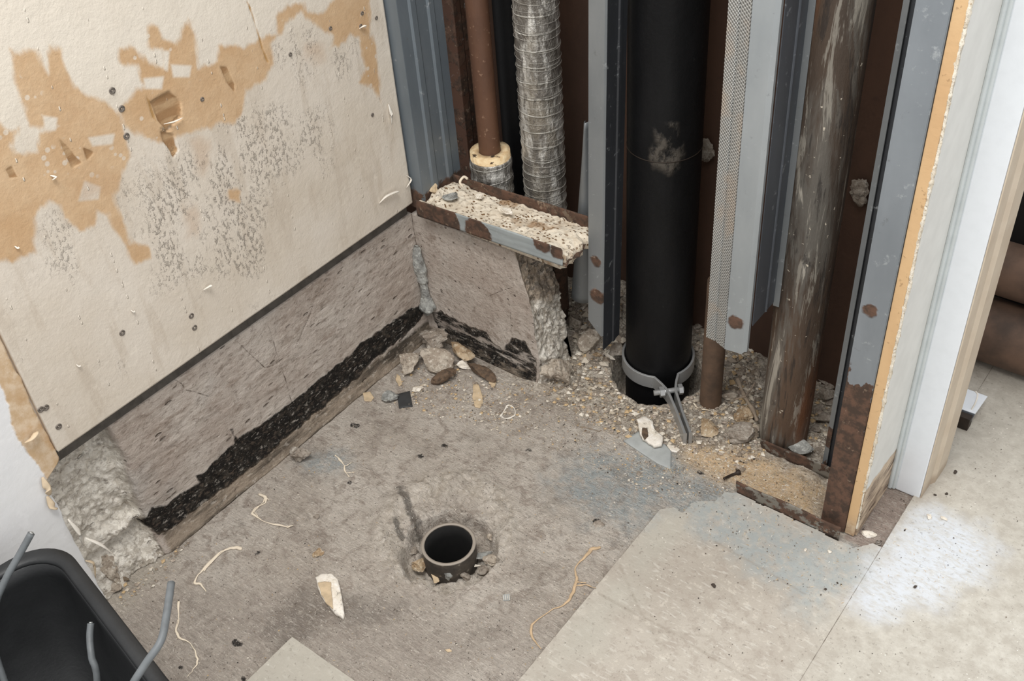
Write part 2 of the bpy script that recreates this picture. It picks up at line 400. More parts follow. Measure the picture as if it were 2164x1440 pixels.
# vinyl tiles, one covering with its joints, lying on the slab
g = G('vinyl_tile')
n1 = g.noise(5, 4, .6); n2 = g.noise(55, 6, .72); n3 = g.noise(170, 3, .7); ns = g.noise(60, 4, .6, sc=(1, 4, 1), rot=(0, 0, .9))
c = g.mix(g.ramp(n1, .35, .65), 'aca397', 'b9b1a5')
c = g.mix(g.ramp(n2, .5, .6, 0, .6), c, 'a1968a'); c = g.mix(g.ramp(n2, .36, .44, .5, 0), c, 'd2cabd')
c = g.mix(g.mul(g.ramp(ns, .56, .66), .4), c, 'd8d4ca')
c = g.mix(g.mul(g.mask('right_tone', 14, .12, .06), .75), c, g.mix(g.ramp(n2, .35, .65), 'c1bcb0', 'b1ab9f'))  # lighter, greyer tone over the right-hand tiles
c = g.mix(g.mul(g.mask('pale', 14, .1, .03), .6), c, 'b4b0a4')
c = g.mix(g.mul(g.mask('blue', 18, .12, .03), g.ramp(g.noise(60, 5, .7), .3, .6, .15, .8)), c, '9ca3a3')
c = g.mix(g.mul(g.mask('glare_tint', 20, .08, .03), g.ramp(g.noise(80, 5, .7, sc=(1, 2.5, 1), rot=(0, 0, .8)), .3, .6, .35, .95)), c, 'ced2d7')  # lamp glare on the tiles painted in as a pale cool tint
c = g.mix(g.mul(g.mask('seam', 90, .0012, .0004), g.ramp(g.noise(25, 3), .3, .6, .5, 1)), c, '6a6055'); c = g.mix(g.mul(g.mask('seamy', 90, .0012, .0003), g.ramp(g.noise(25, 3), .42, .6, .0, .8)), c, '7c7165')
c = g.mix(g.mul(g.mask('scuff', 60, .006, .003), g.ramp(g.noise(60, 4), .35, .55, .15, .6)), c, '867a6c')
c = g.mix(g.ramp(n3, .33, .39, .4, 0), c, '6f655b')
v = g.vor(70); c = g.mix(g.mul(g.ramp(v, .09, .05), g.ramp(g.noise(12, 3), .5, .6)), c, '4a423a')
v = g.vor(120); c = g.mix(g.mul(g.ramp(v, .12, .05), g.ramp(g.noise(15, 3), .52, .6)), c, 'f2ede2')
MT = g.out(c, g.ramp(n2, .35, .65, .38, .6), 0, g.bump(g.add(n2, g.mul(n3, .6)), .0009, .8))
M['tile'] = MT
xr = [.2838, .5886, .8934, 1.1982, 1.503]; yr = [-1.2366, -.9318, -.627, -.322, -.0172, .2876, .5924]
tl = pxpoly([(1395, 1080), (1420, 1075), (1440, 1085), (1470, 1060), (1510, 1062), (1530, 1045), (1560, 1044)])
c1 = [(.56, -.36), (.56, tl[0][1]-.01), (.5886, tl[0][1])]+tl[1:]+[(.68, -.040), (.86, -.0400), (.88, -.0120), (.92, -.0100), (.92, -.36)]
scf = [[fl(*q) for q in L] for L in ([(1310, 1200), (1350, 1290), (1375, 1340), (1420, 1410)], [(1265, 1258), (1330, 1295), (1420, 1340), (1520, 1405), (1580, 1440)], [(1510, 1150), (1600, 1200), (1700, 1260)], [(1370, 1335), (1500, 1350)])]
V = []; F = []; A = {k: [] for k in ('right_tone', 'pale', 'blue', 'glare_tint', 'scuff', 'seam', 'seamy')}
right_tone = [(.90, -.4), (1.6, -.5), (1.6, .8), (.88, .8), (.88, -.1)]
for i in range(4):
    for j in range(6):
        if (i == 0 and j != 1) or (i == 1 and j == 4) or (i < 2 and j == 0 and i == 0): continue
        gp = .0; x0, x1, y0, y1 = xr[i]+gp, xr[i+1]-gp, yr[j]+gp*.3, yr[j+1]-gp*.3
        if (i, j) == (1, 3): y1 = -.0185
        st = .0022 if (i, j) == (1, 3) else .006
        U, W = np.meshgrid(np.linspace(x0, x1, int((x1-x0)/st)), np.linspace(y0, y1, int((y1-y0)/st)), indexing='ij')
        Z = .0046+.0003*fbm(U, W, 1., 9, 2, 4)
        if (i, j) == (1, 3):
            sd = sdpoly(U, W, c1)+.004*fbm(U, W, 2., 90, 3, 6); Z = np.where(sd > 0, -.008, Z)
        if j == 5: Z = Z+0
        e = np.minimum(np.minimum(U-x0, x1-U), np.minimum(W-y0, y1-W)); Z = Z
        off = len(V); V += list(zip(U.ravel(), W.ravel(), Z.ravel())); F += grid(U.shape[0], U.shape[1], off)
        A['right_tone'] += list(sdpoly(U, W, right_tone).ravel()); A['pale'] += list((np.abs(U-.62)-.02+0*W).ravel() if i == 1 else (0*U-(1 if i == 0 else -1)).ravel())
        A['blue'] += list(sdpoly(U, W, blue).ravel()); A['glare_tint'] += list(sdpoly(U, W, glare_tint).ravel())
        A['seam'] += list((np.minimum(U-x0, x1-U)-.0004).ravel()); A['seamy'] += list((np.minimum(W-y0, y1-W)-.0001).ravel())
        A['scuff'] += list(np.minimum.reduce([sdline(U, W, L)-.0012 for L in scf]).ravel())
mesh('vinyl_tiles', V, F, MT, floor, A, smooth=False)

# ------------------------------------------------------------------ left: concrete curb
g = G('curb_concrete')
n1 = g.noise(9, 5, .6); nb = g.noise(34, 7, .7, sc=(1, .45, 1.6)); n3 = g.noise(160, 4, .7); pit = g.vor(70, sc=(1, .4, 1))
rgh = g.ramp(g.attr('chip'), .002, -.002)
c = g.mix(g.ramp(n1, .35, .65), 'b0a398', 'c2b8ae'); c = g.mix(g.ramp(nb, .5, .68, 0, .7), c, '8e7f72'); c = g.mix(g.ramp(nb, .32, .44, .6, 0), c, 'c6bcb0')
c = g.mix(g.ramp(n3, .3, .38, .5, 0), c, '5f5348'); c = g.mix(g.ramp(g.noise(5, 4), .55, .7, 0, .5), c, 'b9b7b2')
pm = g.mul(g.ramp(pit, .2, .08), g.ramp(g.noise(16, 3), .42, .6)); c = g.mix(g.mul(pm, .6), c, '5d5248')
nu_ = g.noise(34, 7, .7); cc = g.mix(g.ramp(nu_, .38, .6), 'f0eade', 'c8c0b3'); cc = g.mix(g.ramp(g.noise(50, 6, .7), .53, .68, 0, .8), cc, '8b8071'); cell = g.vor(95, out=1); cell2 = g.vor(230, out=1); cc = g.mix(g.ramp(cell, .25, .75, .0, .55), cc, '857868'); cc = g.mix(g.ramp(cell2, .55, .8, 0, .6), cc, 'f2ece2'); cc = g.mix(g.ramp(g.vor(60), .22, .08, 0, .7), cc, '4e463c'); cc = g.mix(g.ramp(n3, .60, .68), cc, 'efe9de')
cc = g.mix(g.mul(g.mask('agg', 40, .02, .01), .85), cc, g.mix(g.ramp(g.vor(110, out=1), .3, .7), '62564a', 'a08f7c'))
cc = g.mix(g.mul(g.ramp(g.xyz(0), .0, -.02), .35), cc, 'e9e3d8'); c = g.mix(rgh, c, cc)
c = g.mix(g.mask('crack', 120, .002, .0007), c, '4c4036')
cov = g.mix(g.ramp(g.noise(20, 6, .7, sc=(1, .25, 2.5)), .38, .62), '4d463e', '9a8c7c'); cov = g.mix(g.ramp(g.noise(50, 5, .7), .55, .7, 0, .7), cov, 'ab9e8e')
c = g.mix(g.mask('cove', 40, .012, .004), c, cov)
tar = g.mix(g.ramp(g.noise(60, 6, .7), .45, .75, 0, .6), '201e1c', '5a534b')
c = g.mix(g.mul(g.mask('tar', 45, .018, .0022, 7), g.math('MAXIMUM', g.ramp(g.xyz(0), .03, .014), g.ramp(g.noise(40, 6, .7, sc=(.4, 1, 1.6)), .60, .48, .25, 1))), c, tar)
fine = g.noise(110, 5, .75, sc=(1, .6, 1.2)); c = g.mix(g.mul(g.ramp(fine, .54, .62), .45), c, '6e6156'); c = g.mix(g.mul(g.ramp(fine, .44, .36), .35), c, 'd8cfc3')
hh = g.add(g.add(g.mul(nb, .7), g.mul(n3, .5)), g.add(g.mul(pm, -1.2), g.mul(fine, .6))); hh = g.add(hh, g.mul(rgh, g.add(g.mul(cell, .8), g.mul(cell2, .5)))); hh = g.mul(hh, g.ramp(g.mask('tar', 45, .018, .0022, 7), 0, 1, 1, .3)); M['curb'] = g.out(c, .95, 0, g.bump(hh, .0042, 1.), spec=.12)
S8 = lambda L: [(300+a/2.88, 700+b/2.88) for a, b in L]
tarpx = S8([(20, 1170), (60, 1070), (150, 1060), (200, 1010), (350, 920), (330, 880), (365, 868), (500, 740), (560, 680), (545, 600), (580, 660), (600, 640), (720, 570), (890, 450), (920, 430), (1080, 290), (1260, 150), (1330, 70)])+[(800, 700), (850, 665), (872, 650), (878, 665), (872, 693)]+S8([(1500, 100), (1380, 200), (1300, 280), (1180, 390), (1080, 470), (960, 570), (860, 650), (700, 790), (560, 900), (420, 1000), (250, 1140), (100, 1240)])
tarL = [(float(p[1]), float(p[2])) for p in (at(a, b, 0, 0.) for a, b in tarpx)]
tarL = [((.03 if y > -.03 else y), z) for y, z in tarL]
cr = [[(500, 720), (530, 750), (560, 778), (580, 772), (600, 755), (625, 735), (640, 700), (655, 670), (665, 630), (690, 600)], [(365, 800), (385, 812), (395, 826), (415, 830), (445, 840)], [(568, 690), (590, 760), (612, 830), (618, 862)]]
crL = [[(float(p[1]), float(p[2])) for p in (at(a, b, 0, 0.) for a, b in L)] for L in cr]
CT = .268
def chipL(y, z): return y+.634+.010*fbm(y, z, 1., 26, 4, 77)+.02*(z < .07)*0
def curbL(U, V):
    y, z = U, V; s = chipL(y, z)
    x = .0012*fbm(y*2, z*6, 0, 18, 3, 5)+.0008*fbm(y, z, 3., 90, 3, 6)
    x = x+.013*np.clip(1-z/.05, 0, 1)**1.6*sstep(-.66, -.62, y)
    r = -.030+.016*fbm(y, z, 1., 22, 5, 91, .6)+.006*fbm(y, z, 1., 110, 4, 93)
    r = r+.035*np.clip(1-z/.06, 0, 1)+.02*sstep(.02, .0, np.abs(z-.085)+.01*fbm(y, z, 2., 20, 2, 3))
    sh = sstep(.004, -.007, s); x = x*(1-sh)+r*sh
    for L, wd in zip(crL, (.0016, .004, .0009)): x = x-.0025*np.exp(-(sdline(y, z, L)/wd)**2)*(.4+.6*vnoise(y*60, z*60, 0, 4))
    return x, y, z
o = relief('concrete_curb', M['curb'], np.arange(-.741, .0005, .0022), np.arange(0, CT+.001, .0022), curbL, back=(-.10, None, None), attrs={
    'chip': lambda U, V, P: chipL(U, V), 'agg': lambda U, V, P: 1+0*U, 'crack': lambda U, V, P: np.minimum.reduce([sdline(U, V, L)-.0006 for L in crL]),
    'cove': lambda U, V, P: np.maximum(V-.043+.012*sstep(-.3, 0, U), -(U+.625)), 'tar': lambda U, V, P: sdpoly(U, V, tarL)}, flip=True)
tag(o, 'long low concrete curb under the stained drywall, tar streak along its foot, left end chipped', 'curb')
# ------------------------------------------------------------------ back curb with broken end
def xb(z): return .262-.02*sstep(.16, .27, z)-.012*sstep(.0, .25, z)+.0*z
def chipB(x, z): return -(x-xb(z))+.009*fbm(x, z, 9., 28, 4, 71)
def curbB(U, V):
    z = V; t = np.maximum(U-xb(z), 0); s = chipB(U, z); x0 = np.minimum(U, xb(z))
    y0 = -.0012*fbm(U, z, 2., 20, 3, 15)-.0008*fbm(U, z, 1., 95, 3, 16)-.008*np.clip(1-z/.035, 0, 1)**1.6
    k = sstep(-.004, .010, U-xb(z)+.004*fbm(U, z, 5., 60, 3, 88)); kn = np.clip(1-z/.12, 0, 1)
    d = .013*fbm(U, z, 4., 24, 5, 55, .62)+.008*np.abs(fbm(U, z, 1., 60, 4, 56))-.006+.004*fbm(U, z, 1., 190, 3, 57)+.022*kn*(.6+.4*vnoise(U*22, z*26, 3, 4))
    d = d-.006*sstep(.15, .2, z)
    x = x0+t*.06+d*k*.95; y = y0*(1-k)+(t*1.0-d*.35*sstep(.05, .0, t))*k; return x, np.minimum(y, .0795), z
tB = [(float(p[0]), float(p[2])) for p in (at(a, b, 1, 0.) for a, b in ((905, 655), (930, 655), (960, 670), (1000, 690), (1030, 700), (1040, 720), (1060, 735), (1080, 712), (1110, 720), (1135, 760), (1145, 830), (1100, 800), (1000, 745), (930, 705)))]
crB = [[(float(p[0]), float(p[2])) for p in (at(a, b, 1, 0.) for a, b in L)] for L in ([(1035, 625), (1060, 615), (1085, 607)], [(1078, 660), (1080, 700)])]
o = relief('concrete_curb', M['curb'], np.concatenate([np.arange(0.0, .22, .0022), np.arange(.221, .338, .0013)]), np.arange(0, CT+.001, .0022), curbB, back=(None, .080, None), attrs={
    'chip': lambda U, V, P: chipB(U, V), 'agg': lambda U, V, P: .150-V+.3*np.clip(.30-U, 0, .1)+.02*vnoise(U*30, V*30, 0, 3), 'crack': lambda U, V, P: np.minimum.reduce([sdline(U, V, L)-.0006 for L in crB]),
    'cove': lambda U, V, P: np.maximum(V-.02, U-.25), 'tar': lambda U, V, P: sdpoly(U, V, tB)+.004})
tag(o, 'short concrete curb below the rusty track, its right end broken off rough', 'curb')
# mortar drip in the corner
def mortar():
    V = []; F = []; n = 90; sg = 40
    for i in range(n):
        t = i/(n-1); z = .05+.155*t; wv = .012+.005*math.sin(t*9+1)+.004*vnoise(t*8, 1, 1, 2)
        if .28 < t < .5: wv *= .8
        wv *= min(1, .3+6*t, .35+6*(1-t))
        for k in range(sg):
            a = 2*PI*k/sg; r = wv*(1+.35*fbm(math.cos(a)*1.4, math.sin(a)*1.4, t*8, 1.3, 4, 9))
            V.append((.008+r*math.cos(a)*1.0+.004*math.sin(t*6), -.006+r*math.sin(a)*.7, z))
    F = [f[::-1] for f in [(i*sg+k, i*sg+(k+1) % sg, (i+1)*sg+(k+1) % sg, (i+1)*sg+k) for i in range(n-1) for k in range(sg)]]
    F.append(tuple(range(sg))); F.append(tuple((n-1)*sg+k for k in range(sg)))
    o = mesh('mortar_drip', V, F, M['rubble_cool']); tag(o, 'pale grey ragged mortar drip hanging in the inside corner of the two curbs', 'mortar')
mortar()

# ------------------------------------------------------------------ drywall panels (front plane x = PX)
PX = .012
def dw(L, s=2.4, ox=0, oy=0): return [(float(p[1]), float(p[2])) for p in (at(ox+a/s, oy+b/s, 0, PX) for a, b in L)]
st1 = [dw([(50, 250), (180, 265), (210, 340), (250, 370), (265, 245), (310, 260), (340, 360), (380, 440), (430, 480), (530, 520), (600, 600), (640, 740), (665, 800), (620, 860), (600, 960), (560, 980), (590, 1080), (640, 1160), (660, 1240), (760, 1260), (765, 1310), (690, 1330), (640, 1260), (600, 1180), (560, 1080), (480, 1060), (480, 1140), (400, 1180), (300, 1040), (250, 1030), (180, 1110), (170, 1280), (60, 1330), (-40, 1300), (-60, 600), (60, 650), (110, 640), (60, 740), (80, 780), (200, 780), (210, 690), (300, 640), (150, 640), (120, 560), (80, 500)]),
       dw([(680, 470), (740, 440), (720, 400), (700, 330), (620, 310), (610, 250), (670, 250), (760, 330), (840, 350), (830, 240), (770, 230), (760, 140), (800, 140), (820, 200), (900, 220), (925, 200), (945, 90), (965, 120), (985, 230), (1010, 340), (1060, 340), (1110, 320), (1120, 240), (1230, 240), (1320, 200), (1400, 170), (1400, 90), (1450, 30), (1540, 10), (1560, 60), (1640, 60), (1700, -10), (1870, -10), (1880, 180), (1780, 170), (1720, 240), (1680, 240), (1690, 180), (1600, 130), (1560, 100), (1520, 60), (1460, 120), (1430, 170), (1370, 220), (1390, 320), (1350, 420), (1240, 450), (1230, 560), (1190, 620), (1100, 640), (1000, 680), (900, 680), (800, 720), (720, 680), (640, 640), (620, 560)]),
       dw([(1830, 170), (1890, 180), (1910, 330), (1930, 470), (1935, 530), (1900, 440), (1820, 420), (1860, 350), (1840, 280)]), dw([(1165, 970), (1215, 970), (1215, 1020), (1165, 1010)]),
       dw([(1680, -60), (1880, -60), (1870, 20), (1700, 20)])]
st1b = [dw([(960, 700), (1060, 720), (1070, 840), (1030, 900), (1000, 820)]), dw([(920, 1040), (1000, 1080), (1010, 1190), (960, 1200), (940, 1120)]), dw([(1560, 240), (1640, 220), (1640, 290), (1560, 290)]), dw([(420, 860), (600, 900), (560, 1000), (420, 980)])]
hol = [dw([(870, 330), (970, 335), (960, 390), (880, 390)]), dw([(730, 400), (830, 390), (820, 450), (740, 450)]), dw([(430, 920), (510, 950), (500, 1010), (400, 1020)]), dw([(450, 700), (580, 680), (570, 730), (470, 740)]), dw([(220, 590), (290, 600), (280, 660), (230, 650)]), dw([(830, 260), (860, 260), (850, 360), (835, 350)])]
torn = [dw([(765, 515), (860, 462), (900, 500), (917, 520), (918, 590), (860, 640), (845, 660), (800, 610)]), dw([(815, 665), (880, 680), (895, 730), (905, 760), (880, 800), (860, 760), (830, 720)]), dw([(300, 705), (350, 750), (412, 825), (365, 855), (340, 800)]), dw([(420, 750), (480, 770), (440, 815)]), dw([(1115, 335), (1150, 340), (1190, 430), (1190, 470), (1150, 420)]), dw([(30, 860), (60, 840), (90, 900), (50, 900)])]
ripped = [dw([(1250, 0), (1275, 40), (1310, 160), (1340, 260), (1365, 315), (1355, 320), (1325, 240), (1290, 110)]), dw([(742, 490), (765, 515), (795, 620), (775, 600)])]
def msd(Ls): return lambda U, V, P: np.minimum.reduce([sdpoly(U, V, L) for L in Ls])
g = G('stained_drywall')
n1 = g.noise(6, 4, .6); n2 = g.noise(42, 6, .7); n3 = g.noise(190, 3, .7); vs_ = g.noise(22, 5, .6, sc=(1, 1.6, .35))
pap = g.mix(g.ramp(n1, .3, .7), 'd2c6b5', 'dcd2c4'); pap = g.mix(g.ramp(vs_, .5, .66, 0, .5), pap, 'c2b4a2'); pap = g.mix(g.ramp(n2, .3, .42, .4, 0), pap, 'e8dece')
zn = g.xyz(2); pap = g.mix(g.ramp(g.add(zn, g.mul(vs_, .12)), .68, .82, 0, .75), pap, 'e4dbcc')  # upper paper lightened in the colour for the light from above
st = g.mix(g.ramp(n2, .3, .7), 'c6a580', 'd0b28e'); st = g.mix(g.ramp(n1, .4, .7, 0, .4), st, 'bd9568')
sm = g.mul(g.ramp(g.add(g.attr('stain'), g.add(g.mul(g.add(g.noise(55, 5, sc=(1, 1.6, .5)), -.5), .016), g.mul(g.add(g.noise(14, 3), -.5), .02))), .005, -.004), g.ramp(g.attr('hole'), -.002, .003))
dots = g.mul(g.ramp(g.vor(75), .3, .2), g.ramp(g.noise(9, 3), .5, .56)); sm = g.mul(sm, g.ramp(dots, 0, 1, 1, .35))
c = g.mix(sm, pap, st)
c = g.mix(g.mul(g.mask('soft', 30, .04, .012), .35), c, 'b8916a')
grit = g.mul(g.ramp(g.noise(170, 4, .75, sc=(1, 1, .6)), .52, .62), g.mul(g.math('MAXIMUM', g.mul(g.mask('gritm', 9, .16, .03), g.ramp(g.noise(16, 4, .6, sc=(1, 2.2, .7)), .40, .54)), g.ramp(g.noise(9, 4, .6), .62, .7, 0, .35)), g.ramp(sm, .5, 0)))
c = g.mix(g.mul(grit, .34), c, '9c8f80')
c = g.mix(g.mask('torn', 80, .004, .001), c, g.mix(g.ramp(g.noise(14, 4, sc=(1, 1, 5)), .4, .6), '9a7752', 'b59671'))
c = g.mix(g.mask('ripped', 80, .003, .001), c, 'b08a58')
lines = g.mul(g.ramp(g.math('ABSOLUTE', g.add(g.math('FRACT', g.add(g.mul(g.xyz(1), 14.), g.mul(g.noise(3, 2), .25))), -.5)), .02, .006), g.ramp(g.vor(95), .35, .2))
c = g.mix(g.mul(lines, .9), c, 'efe4d2')
M['drywall'] = g.out(c, .9, 0, g.bump(g.add(g.add(n2, g.mul(n3, .3)), g.add(g.mul(grit, 1.5), g.mul(lines, 1.))), .0016, .85))
zb = float(at(500, 691, 0, PX)[2])
def panelfn(U, V):
    y, z = U, V; x = PX+.0006*fbm(y, z, 1, 8, 3, 2)
    for L in torn[:2]: x = x-.0035*sstep(.0006, -.0012, sdpoly(y, z, L))
    for L in torn[2:]+ripped: x = x-.0012*sstep(.0006, -.001, sdpoly(y, z, L))
    k = msd([dw([(800, 640), (845, 660), (915, 590), (925, 600), (850, 672)])])(y, z, 0); x = x-.006*sstep(.0005, -.001, k)
    return x, y+0*z, z
pan = relief('drywall_panel', M['drywall'], np.arange(-.713, -.004, .0022), np.concatenate([np.arange(zb, .95, .0022), np.linspace(.96, 1.6, 8)]), panelfn, back=(-.003, None, None), flip=True, attrs={
    'gritm': msd([dw([(620, 860), (900, 800), (1150, 640), (1250, 620), (1650, 560), (1680, 800), (1500, 850), (1350, 1100), (1300, 1400), (850, 1440), (780, 1200), (640, 1000)]), dw([(280, 1130), (380, 1130), (380, 1440), (280, 1330)]), dw([(1450, 170), (1560, 160), (1560, 330), (1450, 300)]), dw([(1700, 220), (1820, 220), (1820, 360), (1700, 360)])]),
    'stain': msd(st1), 'soft': msd(st1b), 'hole': msd(hol), 'torn': msd(torn), 'ripped': msd(ripped)})
tag(pan, 'large tan drywall panel with orange brown glue stains and torn paper patches', 'drywall')
tag(box('base_band', plain('dull_band', '5d5852', .8, .1, var=.5), (-.09, -.712, CT+.0005), (-.0035, -.006, zb+.02)), 'dark grey channel along the top of the long curb behind the drywall edge', 'band')  # plain dark band closing the gap between curb top and panel
def screw_mesh():
    V = []; F = []; sg = 20
    for r, h in ((.0044, 0), (.0044, .0006), (.0038, .0011), (.0022, .0009), (.0010, -.0004)):
        for k in range(sg):
            a = 2*PI*k/sg; q = r*(.55 if (h < 0 and k % 5) else 1); V.append((h, q*math.cos(a), q*math.sin(a)))
    for i in range(4):
        for k in range(sg): F.append((i*sg+k, i*sg+(k+1) % sg, (i+1)*sg+(k+1) % sg, (i+1)*sg+k))
    F.append(tuple(4*sg+k for k in range(sg))); return V, F
M['screw'] = plain('rusty_screw', '8a8178', .5, .4, var=.7, f=300)
sv, sf = screw_mesh()
sm0 = None
for (a, b) in ((237, 192), (257, 230), (267, 288), (404, 668), (411, 693), (258, 704), (124, 902), (86, 866), (97, 862), (613, 115), (427, 210), (698, 60), (787, 243), (765, 28), (762, 55), (795, 38)):
    p = at(a, b, 0, PX)
    if sm0 is None: sm0 = o = mesh('screw', sv, sf, M['screw'])
    else: o = sm0.copy(); COL.objects.link(o)
    o.parent = pan; o.location = p; s_ = .7 if b < 700 and a > 420 else 1.0; o.scale = (1, s_, s_)
# curls of torn paper on the panel
def curl(px, L, parent, mat=None, r=.0022):
    pts = []
    for k, (a, b, h) in enumerate(L):
        p = at(a, b, 0, PX); pts.append((PX+h, p[1], p[2]))
    tube('paper_curl', mat or M['paper_white'], pts, lambda t: r*(.35+math.sin(PI*t)), parent, seg=8, n=5, sc=(1, .35))
curl(0, [(800, 430, .001), (812, 412, .006), (835, 402, .007), (828, 412, .004)], pan)
curl(0, [(820, 220, .001), (823, 240, .004), (826, 262, .002)], pan)
curl(0, [(428, 612, .002), (440, 600, .007), (436, 612, .003)], pan, r=.0018)
curl(0, [(757, 60, .002), (765, 52, .006), (770, 58, .002)], pan, r=.0018)
curl(0, [(105, 370, .001), (112, 372, .005), (108, 380, .002)], pan, r=.0016)
curl(0, [(858, 370, .001), (864, 378, .005), (857, 396, .002)], pan, r=.0016)
curl(0, [(345, 262, .001), (365, 255, .004), (384, 247, .003)], pan, r=.0014)
for x_, y_, k in ((30, 520, 0), (275, 655, 1), (160, 770, 2)): curl(0, [(x_, y_, .001), (x_+5, y_+3, .003), (x_+8, y_+1, .001)], pan, r=.0014)
# white painted sheet to the left
g = G('white_paint')
n1 = g.noise(6, 4); n2 = g.noise(60, 5, .7)
wh = g.mix(g.ramp(n1, .3, .7), 'e6e6e7', 'eeeeed'); wh = g.mix(g.ramp(g.noise(40, 5), .62, .7, 0, .4), wh, 'f4f4f4')
tn = g.mix(g.ramp(n2, .35, .65), 'c9ab86', 'dcc6aa'); tn = g.mix(g.ramp(g.noise(14, 4), .5, .65, 0, .7), tn, 'b98e5e')
M['white_sheet'] = g.out(g.mix(g.mask('bare', 60, .010, .002), wh, tn), .6, 0, g.bump(g.add(n2, g.mul(g.mask('bare', 60, .012, .002), -1.)), .0012, .6))
yb = -.745
def wfn(U, V):
    ed = sstep(.285, .262, V); y1 = -.7165-.028*ed+.003*fbm(V, 1, 1, 40, 3, 8)
    y = np.where(U > -.80, -.80+(U+.80)/(.80-.7165)*(y1+.80), U)
    return PX-.0015+.0004*fbm(y, V, 1, 12, 3, 3), y, V
wsht = relief('drywall_panel', M['white_sheet'], np.concatenate([np.linspace(-1.5, -.81, 8), np.arange(-.80, -.716, .0022)]), np.concatenate([np.arange(.0, .75, .003), np.linspace(.76, 1.6, 6)]), wfn, back=(-.004, None, None), flip=True,
    attrs={'bare': lambda U, V, P: np.where(V > .255, -(P[..., 1]+.7445+.012*fbm(V, 3, 1, 9, 2, 5)), .004+0*V)})
tag(wsht, 'white painted drywall sheet behind the black tote, torn brown along its right edge', 'drywall')
def curlw(L, r=.003, mat=None): curl(0, L, wsht, mat, r)
curlw([(50, 935, .002), (60, 922, .008), (72, 912, .005), (66, 925, .002)], .003, M['paper'])
curlw([(88, 1008, .002), (95, 1030, .006), (103, 1045, .003)], .004, M['paper'])
curlw([(98, 1048, .002), (108, 1070, .005), (118, 1072, .003)], .004, M['paper'])
curlw([(140, 1095, .004), (158, 1120, .012), (172, 1150, .006)], .003)
curlw([(170, 1130, .010), (195, 1138, .022), (220, 1158, .026)], .0025)
curlw([(180, 1185, .001), (195, 1190, .003), (200, 1220, .002)], .003, M['paper'])
# ------------------------------------------------------------------ metals
def galv(name, a='8f989e', b='a7afb4', rustz=None, spots=(), metal=.35, dark=None, knurl=None, rough=.45, rusty=0):
    g = G(name); n1 = g.noise(9, 5, .6, sc=(1, 1, .35)); n2 = g.noise(60, 6, .7); n3 = g.noise(220, 3)
    c = g.mix(g.ramp(n1, .3, .7), a, b); c = g.mix(g.ramp(n2, .6, .72, 0, .5), c, 'c3c7c8'); c = g.mix(g.ramp(n2, .28, .38, .5, 0), c, '6a6c6c')
    rm = None
    rc = g.mix(g.ramp(n2, .4, .6), '43342a', '63493a'); rc = g.mix(g.ramp(g.noise(90, 4), .62, .68, 0, .6), rc, '97826e'); rc = g.mix(g.ramp(g.noise(30, 4), .55, .7), rc, '4a372b')
    if rustz is not None: rm = g.ramp(g.add(g.xyz(2), g.mul(g.add(g.noise(22, 6, .65), -.5), rustz[1])), rustz[0]+.004, rustz[0]-.004); rm = g.mul(rm, g.ramp(g.noise(17, 5, .6, sc=(1, 1, .5)), .60, .585))
    if rusty: r2 = g.ramp(g.noise(26, 6, .65), rusty+.02, rusty-.02); rm = r2 if rm is None else g.math('MAXIMUM', rm, r2)
    for p, r in spots:
        s = g.spot(p, r, .012, 70, .002); rm = s if rm is None else g.math('MAXIMUM', rm, s)
    h = g.add(g.mul(n2, .35), g.mul(n3, .1))
    if knurl:
        k = knurl; s = g.mul(g.math('SINE', g.mul(g.add(g.xyz(0), g.xyz(1)), k)), g.math('SINE', g.mul(g.xyz(2), k*.85)))
        h = g.add(h, g.mul(s, 1.1)); c = g.mix(g.ramp(s, -.3, -.8, 0, .7), c, '5c5e5e'); c = g.mix(g.mul(g.ramp(g.noise(12, 4), .5, .62), .7), c, 'b3a698')
    ro = rough; me = metal
    if rm is not None: c = g.mix(rm, c, rc); h = g.add(h, g.mul(rm, .8)); ro = g.ramp(rm, 0, 1, rough, .9); me = g.ramp(rm, 0, 1, metal, 0)
    return g.out(c, ro, me, g.bump(h, .0009, .8))
RMt = galv('rust_metal', '5f5042', '7d6c5c', rusty=.58, metal=.2, rough=.7)
M['stud_corner'] = galv('galvanised_blue', '6a737a', '7f878d', rustz=(.318, .05))
M['stud_narrow'] = galv('galvanised_dull', '75797b', '878a8b', rustz=(.10, .12), spots=[((.350, .05, .27), .010), ((.352, .05, .20), .014)])
M['stud_shade'] = galv('shade_dark_zinc', '2c2e31', '3a3c40', metal=.2)  # near-black copy of the stud zinc, shade painted into the colour
M['bead'] = galv('knurled_zinc', 'a5a5a2', 'bcbbb6', knurl=1500, metal=.45, rough=.4)
M['flange'] = galv('bright_zinc', '979c9e', 'a9adae', spots=[tuple([(float(at(1555, 680, 1, .0)[0]), 0.0, float(at(1555, 680, 1, 0)[2])), .012])], metal=.4)
M['web'] = galv('slate_zinc', '53575d', '62666c', metal=.3)
M['stud_right'] = galv('right_zinc', '80868b', '90969b', rustz=(.31, .10), spots=[((.813, -.022, .415), .010)], metal=.35)
M['track'] = galv('track_steel', '9ba2a3', 'adb3b3', rusty=.54, metal=.3, rough=.6)
M['floor_track'] = galv('floor_track_steel', '7a756c', '8b857b', rusty=.52, metal=.3, rough=.6)
